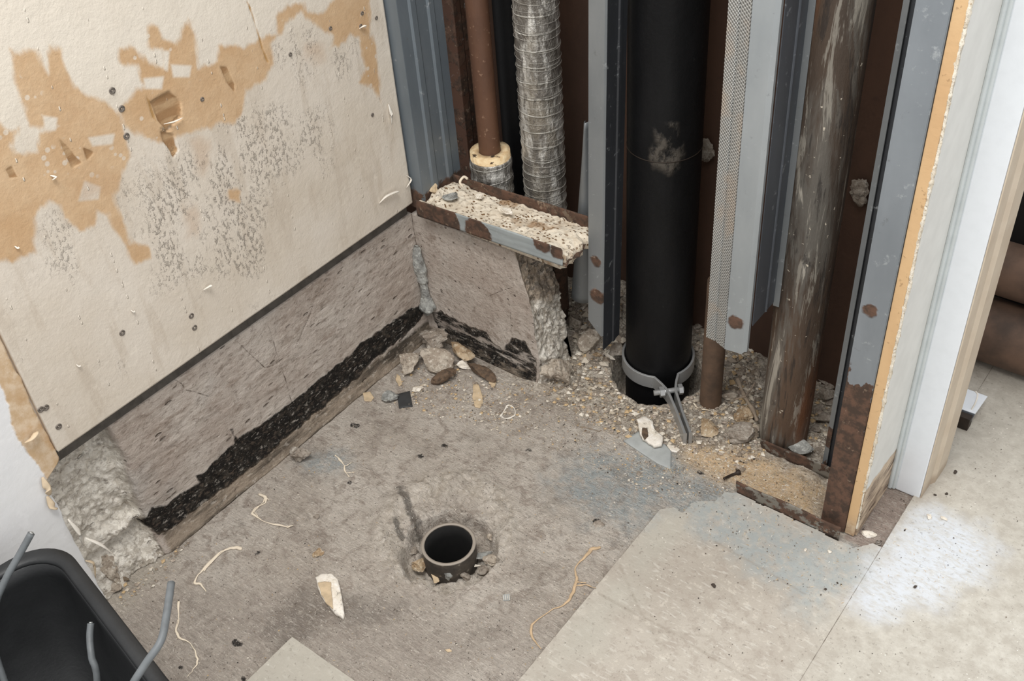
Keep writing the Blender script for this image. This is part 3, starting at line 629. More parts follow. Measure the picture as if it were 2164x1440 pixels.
# corner stud
T0 = .285
e = empty('steel_stud', (.02, .05, T0), label='blue grey steel stud in the corner beside the stained drywall, rusty at its foot', cat='stud')
sheet('front_flange', M['stud_corner'], [(.0035, .004), (.0035, .0), (.0345, .0)], T0, 1.6, parent=e, nz=20)
sheet('web', M['stud_corner'], [(.0345, .0), (.035, .022), (.0375, .026), (.0375, .036), (.035, .040), (.035, .062), (.0375, .066), (.0375, .076), (.035, .080), (.035, .098)], T0+.004, 1.6, parent=e, nz=20)
sheet('back_flange', M['stud_corner'], [(.035, .098), (.006, .098), (.006, .09)], T0+.004, 1.6, parent=e, nz=20)
# track on the broken curb
e = empty('curb_track', (.18, .025, .29), label='short torn U shaped metal track crusted with rust lying on the back curb', cat='track')
prof = [(-.0215, .033), (-.0205, .0), (.071, 0), (.072, .034)]
M['track_front'] = galv('track_front', '9ba2a3', 'adb3b3', spots=[((.06, -.021, .30), .07), ((.17, -.021, .300), .028), ((.30, -.021, .329), .018), ((.33, -.021, .325), .016)], metal=.3, rough=.6)
def trackpart(name, a, b, x0, x1, n, jag, mat, seed):
    V = []; nu = 90; nv = 12
    for i in range(nu):
        for j in range(nv):
            v = j/(nv-1); xe = x1+jag*fbm(v*2.5, seed, 0, 2, 3, seed); x = x0+(xe-x0)*i/(nu-1)
            y = a[0]+(b[0]-a[0])*v; z = .286+(x/.34)*.013+a[1]+(b[1]-a[1])*v; V.append((x, y+.0008*fbm(x, v, 1, 30, 2, seed), z+.0006*fbm(x, v, 2, 40, 3, seed)))
    o = mesh(name, V, grid(nu, nv), mat, e); md = o.modifiers.new('t', 'SOLIDIFY'); md.thickness = .0012
    return o
trackpart('front_flange', prof[0], prof[1], .036, .338, 0, .006, M['track_front'], 3)
trackpart('base_plate', prof[1], prof[2], .036, .340, 0, .02, RMt, 5)
trackpart('back_flange', prof[2], prof[3], .040, .326, 0, .012, RMt, 8)
g = G('track_crust')
n = g.noise(60, 6, .7); n2 = g.noise(12, 4)
pv = g.vor(120, sc=(1, 1.8, 1)); c = g.mix(g.ramp(n, .35, .65), 'c9bba6', 'e2d8c6'); c = g.mix(g.mul(g.ramp(pv, .34, .2), g.ramp(g.noise(20, 3), .35, .5)), c, '7a5a38'); c = g.mix(g.mul(g.ramp(n2, .55, .65), .8), c, '8d6a45')
M['crust'] = g.out(c, .95, 0, g.bump(g.add(n, g.mul(g.ramp(pv, .34, .2), -1.)), .002))
def crfn(U, V):
    x = .04+U*(.296+.012*fbm(V*3, 1, 1, 3, 3, 9)); y = -.0195+V*.0895
    z = .2885+(x/.34)*.013+.014+.006*fbm(x, y, 1, 30, 4, 3)+.004*fbm(x, y, 1, 120, 4, 5)+.010*sstep(.10, .05, x)*(fbm(x, y, 1, 60, 3, 7)+.6)
    return x, y, z-.006*sstep(.96, 1., U)
relief('mortar_crust', M['crust'], np.linspace(0, 1, 150), np.linspace(0, 1, 60), crfn, parent=e, back=(None, None, .289))
def on_track(px, py, z=.318): return fl(px, py, z)
def rk(px, py, s, seed, mat, label, z=0., cat='rubble', **k):
    xy = fl(px, py, max(z, 0)+s[2]*.4); return rock('concrete_chunk' if 'name' not in k else k.pop('name'), label, cat, xy, s, seed, M[mat] if isinstance(mat, str) else mat, **k)
rk(948, 418, (.035, .03, .014), 3, 'rubble_cool', 'pale grey flat lump on the left end of the rusty track', z=.31, **{'name': 'plaster_lump'}).location.z = .312
rk(918, 402, (.020, .018, .014), 4, 'tan_chip', 'orange tan crumb at the corner stud foot on the track', z=.31, name='plaster_lump').location.z = .312
rk(1075, 452, (.030, .018, .012), 5, 'plaster', 'white flaky plaster piece in the middle of the rusty track', z=.31, name='plaster_lump').location.z = .314
rk(1012, 418, (.018, .014, .010), 6, 'plaster', 'small white plaster crumb near the back flange of the track', z=.31, name='plaster_lump').location.z = .312
o = tube('wire_scrap', M['root'], [at(978, 395, 2, .325), at(972, 385, 2, .333), at(980, 374, 2, .34), at(988, 378, 2, .34)], .0022); tag(o, 'small pale curled scrap at the upper left corner of the rusty track', 'scrap')

# ------------------------------------------------------------------ chase walls
g = G('brown_board')
n = g.noise(8, 5, .6, sc=(1, 1, .5)); n2 = g.noise(80, 5)
c = g.mix(g.ramp(n, .3, .7), '3f2c21', '523a2c'); c = g.mix(g.ramp(n2, .6, .7, 0, .3), c, '3d2c22')
M['brown'] = g.out(c, .85, 0, g.bump(n2, .0008))
tag(box('wall_back', M['brown'], (-.32, .262, -.04), (.852, .28, 1.6)), kind='structure')
tag(box('wall_left', M['brown'], (-.34, -.02, -.04), (-.32, .28, 1.6)), kind='structure')
# rusty stud & black pipe deep on the left
e = empty('rusty_stud', (0, .2, 0), label='dark rusty brown stud deep in the gap behind the corner stud', cat='stud')
RB = galv('rust_brown', '4c3428', '5e4233', rusty=.5, metal=.1, rough=.85)
sheet('flange', RB, [(-.055, .185), (-.02, .185)], 0, 1.6, parent=e, nz=10)
sheet('web', RB, [(-.02, .185), (-.019, .20), (-.022, .205), (-.022, .215), (-.019, .22), (-.02, .245)], 0, 1.6, parent=e, nz=10)
M['black_pipe'] = None
g = G('black_iron')
n = g.noise(14, 5, .6, sc=(1, 1, .3)); n2 = g.noise(90, 5, .7)
sp = g.math('MAXIMUM', g.spot((.442, .107, .455), .024, .03, 40, .008), g.spot((.440, .107, .49), .02, .03, 40, .008))
c = g.mix(g.ramp(n, .35, .7), '0b0b0c', '151516'); c = g.mix(g.ramp(n2, .68, .76, 0, .4), c, '4a4a48'); blot = g.mul(sp, g.ramp(g.noise(55, 5, .6, sc=(1, 1, .6)), .42, .62)); c = g.mix(g.mul(blot, .55), c, '6c655c')
M['black_pipe'] = g.out(c, .55, 0, g.bump(g.add(g.mul(n2, .4), g.mul(blot, 1.)), .0018), spec=.22)
tag(cyl('vent_pipe', M['black_pipe'], (.075, .215), .028, -.02, 1.6, nz=10, seg=40), 'thin black pipe in the dark between the rusty riser and the foil wrapped pipe', 'pipe')
# rusty riser with insulation stub
RC = (.088, .120)
g = G('rust_pipe'); n = g.noise(10, 5, .6, sc=(1, 1, .4)); n2 = g.noise(120, 4)
c = g.mix(g.ramp(n, .3, .7), '50372a', '694a37'); c = g.mix(g.ramp(n2, .62, .7, 0, .5), c, 'a98a72'); c = g.mix(g.ramp(n, .62, .72, 0, .6), c, '42302a')
M['rust_pipe'] = g.out(c, .6, .1, g.bump(n2, .0006))
e = empty('riser_pipe', (RC[0], RC[1], 0), label='rusty brown water pipe rising from a short stub of foil wrapped insulation', cat='pipe')
cyl('pipe', M['rust_pipe'], RC, .0185, 0, 1.6, e, seg=40, nz=30)
g = G('foam'); n = g.noise(90, 5); c = g.mix(g.ramp(n, .3, .7), 'd2b184', 'ead4ac'); c = g.mix(g.ramp(g.noise(70, 4), .6, .66), c, '4a3a2a'); M['foam'] = g.out(c, .95, 0, g.bump(n, .002))
g = G('foil'); n = g.noise(55, 6, .65, sc=(1, 1, .5), dist=.6); n2 = g.noise(18, 4, sc=(1, 1, .4)); n3 = g.noise(200, 3)
zz = g.add(g.mul(g.xyz(2), 36.), g.mul(g.noise(9, 3), .6)); ln = g.ramp(g.math('ABSOLUTE', g.add(g.math('FRACT', zz), -.5)), .06, .025)
an = g.N.new('ShaderNodeMath'); an.operation = 'ARCTAN2'; sx = g.add(g.xyz(0), 0); 
nv = g.noise(45, 6, .7, sc=(1, 1, .22), dist=.4); c = g.mix(g.ramp(nv, .42, .58), '7a756e', 'dcd9d2'); c = g.mix(g.ramp(n, .54, .62, 0, .6), c, '8d8880'); c = g.mix(g.ramp(n2, .55, .65, 0, .5), c, 'a89f90'); c = g.mix(g.mul(ln, .7), c, 'e6e3da')  # foil reflections painted in as light and dark upright bands
c = g.mix(g.ramp(n3, .66, .72, 0, .6), c, '55504a')
M['foil'] = g.out(g.mix(g.ramp(n, .56, .64, 0, .8), c, '6f6a64'), g.ramp(n, .3, .7, .25, .5), .45, g.bump(g.add(g.add(n, g.mul(n3, .4)), g.mul(ln, .35)), .006, 1.))
def foilfn(p, amp=.0009): return lambda a, z: float(amp*fbm(math.cos(a)*1.2, math.sin(a)*1.2, z*22, 2.2, 3, 4)+amp*.6*math.sin(z*226+1.5*math.sin(a*2)))
ITOP = float(at(1037, 318, 1, .12)[2])
cyl('insulation_core', M['foam'], RC, .0345, .03, ITOP, e, nz=4, rin=.0195, seg=48)
cyl('foil_jacket', M['foil'], RC, .0362, .03, ITOP-.012, e, nz=160, rin=.0348, fn=foilfn(0, .0015))
FC = (.179, .150)
e = empty('insulated_pipe', (FC[0], FC[1], 0), label='wide silver foil wrapped pipe with reinforcing thread rings left of the narrow stud', cat='pipe')
cyl('foil_jacket', M['foil'], FC, .0355, .22, 1.6, e, nz=620, seg=96, fn=foilfn(0))
cyl('inner_wrap', RMt, FC, .033, 0, .23, e, nz=10)
M['thread'] = plain('foil_thread', 'b7b3aa', .6, .3, .2)
for b in range(40):                                   # thread rings
    z = .235+.0155*b+.003*vnoise(b*1.7, 0, 0, 3)
    pts = [(FC[0]+.0364*math.cos(a), FC[1]+.0364*math.sin(a), z+.0018*math.sin(a*1+b*2.1)+.0008*math.sin(3*a+b*2)) for a in np.linspace(0, 2*PI, 60)]
    tube('thread', M['thread'], pts, .0003, e, seg=5, smooth=False)
# ------------------------------------------------------------------ narrow stud and its neighbours
e = empty('steel_stud', (.33, .08, 0), label='narrow dull grey stud between the foil pipe and the black soil pipe, rusty tip', cat='stud')
NY = .05; nx0, nx1 = float(at(1242, 0, 1, NY)[0]), float(at(1281, 0, 1, NY)[0]); nzb = float(at(1262, 708, 1, NY)[2])
sheet('front_flange', M['stud_narrow'], [(nx0, NY+.004), (nx0+.002, NY), (nx1-.002, NY), (nx1, NY+.003)], nzb, 1.6, parent=e, nz=20, cut=lambda s, p: .03*max(0, 1-s/.03), lean=.024)
nwb = float(at(1300, 615, 0, nx1)[2])
sheet('web', M['stud_shade'], [(nx1, NY+.003), (nx1, NY+.030), (nx1+.002, NY+.032), (nx1+.002, NY+.038), (nx1, NY+.040), (nx1, NY+.053)], .085, 1.6, parent=e, nz=10, lean=.024)
# flared flattened strip
V = []; nz = 30; BY = .10
bl, bt, br_, brt = (at(q[0], q[1], 1, BY) for q in ((1207, 628), (1236, 255), (1252, 640), (1250, 255)))
for i in range(14):
    u = i/13
    for j in range(nz):
        v = j/(nz-1); L = bl+(bt-bl)*v; Rr = br_+(brt-br_)*v
        V.append((L[0]+(Rr[0]-L[0])*u, BY-.010*math.sin(PI*u), L[2]+(Rr[2]-L[2])*u))
o = mesh('bent_flange', V, grid(14, nz), M['stud_narrow']); md = o.modifiers.new('t', 'SOLIDIFY'); md.thickness = .0012
tag(o, 'bent grey metal strip flaring wider downwards just left of the narrow stud', 'metal strip')
# black soil pipe with riser clamp
e = empty('soil_pipe', (BP[0], BP[1], 0), label='thick black cast iron soil pipe standing in a hole in the floor', cat='pipe')
cyl('pipe', M['black_pipe'], BP, .0571, -.08, 1.6, e, seg=96, nz=60)
cyl('weld_line', M['iron_dark'], BP, .0577, .447, .4485, e, seg=96, nz=1)
M['clamp'] = galv('clamp_zinc', 'a5a6a6', 'bcbcba', metal=.55, rough=.4)
e = empty('riser_clamp', (BP[0], BP[1], .0), label='zinc riser clamp gripping the black soil pipe, its ears and bolt pointing forward', cat='clamp')
ea = math.radians(-45); ed = (math.cos(ea), math.sin(ea)); en = (-math.sin(ea), math.cos(ea))
def strap(sgn):
    pts = []
    R_ = .0620
    for k in range(40):
        a = ea+sgn*math.radians(20)+sgn*math.radians(150-20)*(1-k/39.); pts.append((BP[0]+R_*math.cos(a), BP[1]+R_*math.sin(a)))
    for d, o_ in ((.071, .0155), (.078, .0125), (.090, .0085), (.10, .0065), (.15, .0045), (.203, .0045)): pts.append((BP[0]+ed[0]*d+sgn*en[0]*o_, BP[1]+ed[1]*d+sgn*en[1]*o_))
    V = []; F = []; n = len(pts); zc, h, t = .004, .026, .0042
    for i, p in enumerate(pts):
        q = Vector(pts[min(i+1, n-1)])-Vector(pts[max(i-1, 0)]); q.normalize(); nn = (-q[1], q[0])
        s = i/(n-1); zb_ = zc-.004*s
        for u, v in ((-1, 0), (-1, 1), (1, 1), (1, 0)): V.append((p[0]+nn[0]*u*t/2, p[1]+nn[1]*u*t/2, zb_+v*h))
    for i in range(n-1):
        for k in range(4): F.append((i*4+k, i*4+(k+1) % 4, (i+1)*4+(k+1) % 4, (i+1)*4+k))
    F.append((0, 1, 2, 3)); F.append(tuple((n-1)*4+k for k in (3, 2, 1, 0)))
    o = mesh('strap', V, F, M['clamp'], e, smooth=False); md = o.modifiers.new('b', 'BEVEL'); md.width = .0008; md.segments = 2
strap(1); strap(-1)
def along(d, o_, z): return (BP[0]+ed[0]*d+en[0]*o_, BP[1]+ed[1]*d+en[1]*o_, z)
bo = tube('bolt', M['clamp'], [along(.092, -.030, .020), along(.092, .022, .020)], .0048, e, smooth=False, seg=16)
def hexa(name, d, o0, o1, z, r, parent):
    V = []
    for o_ in (o0, o1):
        for k in range(6):
            a = PI/3*k; V.append(along(d+r*math.cos(a), o_, z+r*math.sin(a)))
    mesh(name, V, [(k, (k+1) % 6, 6+(k+1) % 6, 6+k) for k in range(6)]+[tuple(range(6))[::-1], tuple(range(6, 12))], M['clamp'], parent, smooth=False)
hexa('nut', .092, -.020, -.012, .020, .0095, e); hexa('bolt_head', .092, .013, .020, .020, .0095, e)
# ------------------------------------------------------------------ knurled bead stud
bx = float(at(1590, 0, 1, -.002)[0]); bz = float(at(1525, 735, 1, -.002)[2])
e = empty('steel_stud', (bx, .0, bz), label='cut stud with a knurled flange and rust spot, hanging above a thin rusty pipe', cat='stud')
sheet('knurled_flange', M['bead'], [(bx-.0365, .014), (bx-.034, .007), (bx-.020, .0045), (bx-.018, .006), (bx-.016, .004), (bx, -.002)], bz, 1.6, parent=e, nz=30, cut=lambda s, p: .012*math.sin(s*60)*.15)
sheet('smooth_flange', M['flange'], [(bx+.0008, -.002), (bx+.027, .001), (bx+.0325, .005), (bx+.0325, .010)], bz, 1.6, parent=e, nz=30, cut=lambda s, p: .004*(s > .028))
zb2 = float(at(1620, 655, 0, bx+.034)[2])
e2 = empty('steel_stud', (bx+.03, .05, zb2), label='slate grey stud right behind the knurled one, ending higher above the rubble', cat='stud')
sheet('web', M['web'], [(bx+.034, .013), (bx+.034, .05), (bx+.036, .052), (bx+.034, .054), (bx+.034, .078)], zb2, 1.6, parent=e2, nz=20)  # web coloured darker than the flanges to paint its shade
sheet('lip', M['stud_narrow'], [(bx+.034, .078), (bx+.043, .079)], zb2-.006, 1.6, parent=e2, nz=20)
TC = (CAM[0]+1.350*(.5407-CAM[0])/1.337, CAM[1]+1.350*(.105-CAM[1])/1.337)
M['conduit'] = plain('brown_conduit', '6a5443', .75, .1, .6, 30)
tag(cyl('conduit', M['conduit'], TC, .0182, -.02, .262, seg=40, nz=10), 'thin rusty pipe rising from the floor right of the soil pipe clamp', 'pipe')
# ------------------------------------------------------------------ stained iron pipe
g = G('stained_iron'); n = g.noise(20, 6, .65, sc=(1, 1, .14), dist=.7); n2 = g.noise(70, 6, .7, sc=(1, 1, .35)); n3 = g.noise(8, 4, .5, sc=(1, 1, .12))
c = g.mix(g.ramp(n3, .35, .65), '40372f', '5c4838'); c = g.mix(g.ramp(n, .50, .60, 0, .6), c, '6e6b64'); ng = g.noise(48, 6, .7, sc=(1, 1, .1), dist=.5); c = g.mix(g.ramp(ng, .56, .61, 0, .6), c, 'a09a8e'); c = g.mix(g.ramp(ng, .45, .40, 0, .7), c, '2b2521'); c = g.mix(g.mul(g.ramp(n, .61, .65), .7), c, 'b6afa2')
c = g.mix(g.mul(g.ramp(g.noise(9, 3, .5, sc=(1, 1, .08)), .53, .6), .75), c, '7d4f30'); c = g.mix(g.ramp(n2, .3, .4, .7, 0), c, '2a2522'); c = g.mix(g.ramp(g.noise(110, 4), .68, .73), c, 'c9beac')
M['stained'] = g.out(c, .75, .0, g.bump(g.add(n, n2), .002))
SC = (CAM[0]+1.292*(.6841-CAM[0])/1.256, CAM[1]+1.292*(.0803-CAM[1])/1.256)
tag(cyl('drain_stack', M['stained'], SC, .0385, -.02, 1.6, seg=72, nz=40, fn=lambda a, z: float(.0006*fbm(math.cos(a), math.sin(a), z*3, 3, 3, 2))), 'stained brown and grey streaked iron pipe between the slate stud and the right stud', 'pipe')
# ------------------------------------------------------------------ floor track and right stud
e = empty('floor_track', (.75, .02, 0), label='rusty floor track of two low parallel flanges at the foot of the right stud', cat='track')
def flange(name, p0, p1, h, t=.0014, jag=.003):
    V = []; n = 40; k = 6
    for i in range(n):
        s = i/(n-1)
        for j in range(k):
            v = j/(k-1); V.append((p0[0]+(p1[0]-p0[0])*s+(jag*vnoise(v*3, 1, 2, 3) if i == 0 else 0), p0[1]+(p1[1]-p0[1])*s-.003*v*(1-s), .001+h*v*(1-.05*math.sin(s*9))))
    o = mesh(name, V, grid(n, k), M['floor_track'], e); md = o.modifiers.new('t', 'SOLIDIFY'); md.thickness = t; return o
flange('front_flange', (.668, -.0395), (.836, -.0395), .030); flange('back_flange', (.655, .0665), (.830, .0665), .026)
e = empty('steel_stud', (.82, .03, 0), label='grey right stud beside the white wing wall, heavily rusted in its lower third', cat='stud')
sheet('front_flange', M['stud_right'], [(.8000, -.015), (.8000, -.0215), (.8355, -.0225)], .004, 1.6, parent=e, nz=40)
sheet('web', M['stud_right'], [(.8358, -.0225), (.8358, .071)], .004, 1.6, parent=e, nz=10)
sheet('back_flange', M['stud_shade'], [(.8358, .082), (.775, .082)], .004, 1.6, parent=e, nz=10)  # dark back flange and plate paint the shade inside the stud
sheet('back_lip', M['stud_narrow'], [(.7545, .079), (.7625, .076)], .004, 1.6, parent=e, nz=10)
box('back_plate', M['stud_shade'], (.7545, .080, .004), (.776, .083, 1.6), e, 0)
# wing wall
g = G('wing_side'); n = g.noise(30, 5); n2 = g.noise(26, 6, .7, sc=(1, .5, 2.))
c = g.mix(g.ramp(n, .3, .7), 'd4d3cd', 'dcdbd5')
sc = g.mix(g.ramp(n2, .38, .62), '8a7765', 'cdb89e'); sc = g.mix(g.ramp(g.noise(40, 5, sc=(1, .4, 2)), .55, .62), sc, '5f4c3c')
zz = g.add(g.xyz(2), g.add(g.mul(n, .02), g.mul(g.xyz(1), .12))); c = g.mix(g.ramp(zz, .113, .109), c, sc)
M['wing'] = g.out(c, .6, 0, g.bump(g.add(g.mul(n, .3), g.mul(g.ramp(zz, .113, .109), g.add(n2, -1.))), .002))
g = G('drywall_edge'); n = g.noise(9, 5, .6, sc=(1, 1, .5)); n2 = g.noise(120, 4)
c = g.mix(g.ramp(n, .3, .7), 'd2b084', 'c6a176'); c = g.mix(g.ramp(n2, .63, .7, 0, .5), c, '8a6a48'); c = g.mix(g.ramp(g.add(g.xyz(2), g.mul(g.noise(20, 4), .1)), .10, .05), c, g.mix(g.ramp(n2, .3, .7), 'a8896a', 'c9b294'))
M['dw_edge'] = g.out(c, .85, 0, g.bump(n2, .0006))
e = empty('wall_right', (.85, .0, 0), kind='structure')
box('wall_surface', M['wing'], (.8510, -.016, .002), (.8540, .225, 1.6), e, .0004)
box('drywall_core', M['dw_edge'], (.8370, -.0205, .002), (.8510, .225, 1.6), e, .0008)
M['crumble'] = concrete('crumbly_gypsum', 'd9cdb8', 'eee6d6', 'a48a66', 60, .001)
def tornf(a, z): return 0
V = []; sg = 10; n = 700
for i in range(n):
    z = .02+1.4*i/(n-1); r = .0022*(1+.55*fbm(z, 1, 1, 120, 3, 4))*(.6 if z < .1 else 1)
    for k in range(sg):
        a = 2*PI*k/sg; rr = r*(1+.4*vnoise(math.cos(a)*2, math.sin(a)*2, z*260, 6)); V.append((.8520+rr*math.cos(a)+.0008*vnoise(z*30, 0, 0, 2), -.0185+rr*math.sin(a), z))
mesh('torn_paper_edge', V, [(i*sg+k, i*sg+(k+1) % sg, (i+1)*sg+(k+1) % sg, (i+1)*sg+k) for i in range(n-1) for k in range(sg)], M['crumble'], e)
# door frame
M['white_metal'] = plain('white_enamel', 'e4e8ec', .4, 0, .04, 60, .0001)
M['grey_caulk'] = plain('grey_white_paint', 'c9cfcf', .5, 0, .1, 40, .0003)
g = G('beige_enamel'); n = g.noise(20, 5); c = g.mix(g.ramp(n, .3, .7), 'c5b5a0', 'cfc1ad'); c = g.mix(g.ramp(g.noise(50, 5, .7), .68, .74), c, '6b5a4a')
c = g.mix(g.spot(tuple(at(2076, 718, 0, .911)), .0045, .001, 60, .0008), c, '1c1814'); c = g.mix(g.spot(tuple(at(2039, 773, 0, .906)), .0022, .001, 60, .0006), c, '3c3228'); c = g.mix(g.spot(tuple(at(2105, 648, 0, .911)), .0022, .001, 60, .0006), c, '3c3228')
c = g.mix(g.ramp(g.add(g.xyz(2), g.mul(n, .04)), .055, .03, 0, .6), c, 'a08c78')
M['beige'] = g.out(c, .5, 0, g.bump(n, .0004))
e = empty('door_1', (.89, .14, 0), kind='structure')
box('white_casing', M['white_metal'], (.8640, .103, .001), (.9025, .150, 1.6), e, .0022)
box('casing_return', M['grey_caulk'], (.8535, .098, .001), (.8600, .112, 1.6), e, .0028)
box('casing_bead', M['grey_caulk'], (.8590, .1005, .001), (.8650, .112, 1.6), e, .0025)
V = [(.9028, .1035), (.9045, .1035), (.9050, .138), (.9100, .146), (.9110, .190), (.9070, .197), (.88, .197), (.88, .15), (.9028, .15)]
nn = len(V); vv = [(x, y, .001) for x, y in V]+[(x, y, 1.6) for x, y in V]
o = mesh('beige_jamb', vv, [(i, (i+1) % nn, nn+(i+1) % nn, nn+i) for i in range(nn)]+[tuple(range(nn))[::-1], tuple(range(nn, 2*nn))], M['beige'], e, smooth=False)
# room beyond: dark recess and pipes
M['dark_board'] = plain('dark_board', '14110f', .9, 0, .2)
M['old_pipe'] = plain('brown_old_pipe', '6f5747', .7, .1, var=.7, f=14, bd=.001)
def hpipe(y, z, r, label):
    V = []; sg = 48; n = 40
    for i in range(n):
        x = .93-.10+.75*i/(n-1)
        for k in range(sg):
            a = 2*PI*k/sg; V.append((x, y+r*math.cos(a), z+r*math.sin(a)))
    F = [(i*sg+(k+1) % sg, i*sg+k, (i+1)*sg+k, (i+1)*sg+(k+1) % sg) for i in range(n-1) for k in range(sg)]+[tuple(range(sg)), tuple((n-1)*sg+k for k in range(sg))[::-1]]
    tag(mesh('old_pipe', V, F, M['old_pipe']), label, 'pipe')
hpipe(.482, .060, .056, 'brown old pipe lying lowest on the floor beyond the door frame')
hpipe(.515, .165, .046, 'brown old pipe lying on top of the lower one beyond the door frame')
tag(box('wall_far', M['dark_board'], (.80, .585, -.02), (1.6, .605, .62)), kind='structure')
# metal scrap beyond the frame
e = empty('metal_bracket', (.915, .30, 0), label='small bent grey metal bracket on the floor just behind the beige jamb', cat='bracket')
a_ = [fl(2030, 850), fl(2078, 868), fl(2052, 905), fl(2010, 890)]
V = [(x, y, .030) for x, y in a_]+[(x, y, .032) for x, y in a_]
mesh('top_plate', V, [(0, 1, 2, 3), (7, 6, 5, 4), (0, 4, 5, 1), (1, 5, 6, 2), (2, 6, 7, 3), (3, 7, 4, 0)], M['white_metal'], e, smooth=False)
b_ = [a_[3], a_[2]]
V = [(b_[0][0], b_[0][1], .031), (b_[1][0], b_[1][1], .031), (b_[1][0]-.004, b_[1][1]-.012, .006), (b_[0][0]-.004, b_[0][1]-.012, .006)]
o = mesh('side_plate', V, [(0, 1, 2, 3)], M['web'], e, smooth=False); md = o.modifiers.new('t', 'SOLIDIFY'); md.thickness = .002
box('foot', M['iron_dark'], (a_[2][0]-.02, a_[2][1]-.016, .0045), (a_[2][0]-.002, a_[2][1]+.002, .030), e, .001)
tag(tube('white_wire', M['paper_white'], [at(2052, 868, 2, .03), at(2062, 850, 2, .045), at(2066, 835, 2, .05), at(2062, 828, 2, .05)], .0013), 'thin white wire loop rising behind the bent metal bracket', 'wire')

# ------------------------------------------------------------------ cut drain pipe
g = G('drain_iron'); n = g.noise(40, 6, .65); c = g.mix(g.ramp(n, .35, .65), '3a3531', '5d554c'); c = g.mix(g.ramp(g.noise(80, 4), .6, .68), c, '8e8478'); c = g.mix(g.ramp(g.xyz(2), .0045, .0065), c, 'a0968a')
M['drain'] = g.out(c, .7, .2, g.bump(n, .0012))
M['void'] = plain('drain_inside', '0c0b0a', .9, 0, .2)
e = empty('drain_pipe', (DR[0], DR[1], 0), label='round open black drain pipe stub in the broken pit in the floor', cat='pipe')
cyl('pipe_wall', M['drain'], DR, .0415, -.05, .007, e, seg=72, nz=24, rin=.0368, fn=lambda a, z: float(.0005*fbm(math.cos(a), math.sin(a), z*20, 3, 3, 3)+(.0006*math.sin(a*2) if z > .005 else 0)))
cyl('pipe_inside', M['void'], DR, .0369, -.14, .0035, e, seg=48, nz=6, rin=.0362)
cyl('pipe_bottom', M['void'], DR, .0365, -.145, -.14, e, seg=32, nz=1)
# ------------------------------------------------------------------ black tote and wires
g = G('tote_plastic'); n = g.noise(200, 3); c = g.mix(g.ramp(g.noise(20, 4), .3, .7), '1e1f20', '262728'); M['tote'] = g.out(c, .5, 0, g.bump(n, .0003))
e = empty('storage_tote', (.3, -1.05, 0), label='black plastic tote with rounded rim standing against the white sheet', cat='tote')
TR = .25
ang = math.atan2(-.041, .23)
def rr(hx, hy, r, n=10):
    out = []
    for cx, cy, a0 in ((hx-r, hy-r, 0), (-hx+r, hy-r, PI/2), (-hx+r, -hy+r, PI), (hx-r, -hy+r, 1.5*PI)):
        for k in range(n+1):
            a = a0+PI/2*k/n; out.append((cx+r*math.cos(a), cy+r*math.sin(a)))
    return out
tc = np.array([.3, -1.041]); ca, sa = math.cos(ang), math.sin(ang)
def toteloop(inset, z, hx=.262, hy=.215, r=.06):
    return [(tc[0]+ca*x-sa*y, tc[1]+sa*x+ca*y, z) for x, y in rr(hx-inset, hy-inset, max(r-inset*.6, .015))]
def loft(name, loops, mat, parent, closeb=True, closet=False):
    n = len(loops[0]); V = [p for L in loops for p in L]; F = [(i*n+k, i*n+(k+1) % n, (i+1)*n+(k+1) % n, (i+1)*n+k) for i in range(len(loops)-1) for k in range(n)]
    if closeb: F.append(tuple(range(n))[::-1])
    if closet: F.append(tuple((len(loops)-1)*n+k for k in range(n)))
    return mesh(name, V, F, mat, parent)
loft('body', [toteloop(.045, .004), toteloop(.042, .006), toteloop(.016, TR-.03), toteloop(.016, TR-.006), toteloop(.019, TR-.006), toteloop(.019, TR-.03), toteloop(.045, .010), toteloop(.2, .008)], M['tote'], e, True, True)
loft('rim', [toteloop(.014, TR-.006), toteloop(.001, TR-.016), toteloop(0, TR-.014), toteloop(0, TR-.002), toteloop(.002, TR), toteloop(.016, TR), toteloop(.0185, TR-.003), toteloop(.0185, TR-.008), toteloop(.014, TR-.006)], M['tote'], e, False)
M['cable'] = plain('grey_cable', '6c7072', .5, 0, .25, 60); M['cut_end'] = plain('cut_wire_end', 'b9bab8', .4, .5, .1)
def cable(L, label, rad=.0042):
    pts = [tuple(at(a, b, 2, z)) for a, b, z in L]; e = empty('cable', pts[-1], label=label, cat='cable', group=None)
    pts.append((pts[-1][0]*.6+tc[0]*.4, pts[-1][1]*.6+tc[1]*.4, .03)) if pts[-1][2] > .03 else None
    e.location = pts[-1]
    tube('sheath', M['cable'], pts, rad, e, seg=16); d = (Vector(pts[0])-Vector(pts[1])).normalized()
    tube('core', M['cut_end'], [pts[0], tuple(Vector(pts[0])+d*.0015)], rad*.55, e, seg=10, smooth=False)
cable([(66, 1128, .33), (40, 1175, .31), (12, 1225, .29), (-10, 1280, .26), (-20, 1350, .2)], 'stiff grey cable end leaning over the far rim of the black tote')
cable([(192, 1318, .22), (190, 1350, .21), (194, 1390, .20), (206, 1450, .17)], 'dark grey cable end standing up inside the black tote')
cable([(362, 1232, .34), (352, 1300, .335), (340, 1355, .33), (310, 1400, .32), (275, 1455, .30), (240, 1520, .24)], 'curved grey cable end poking out past the right rim of the black tote')
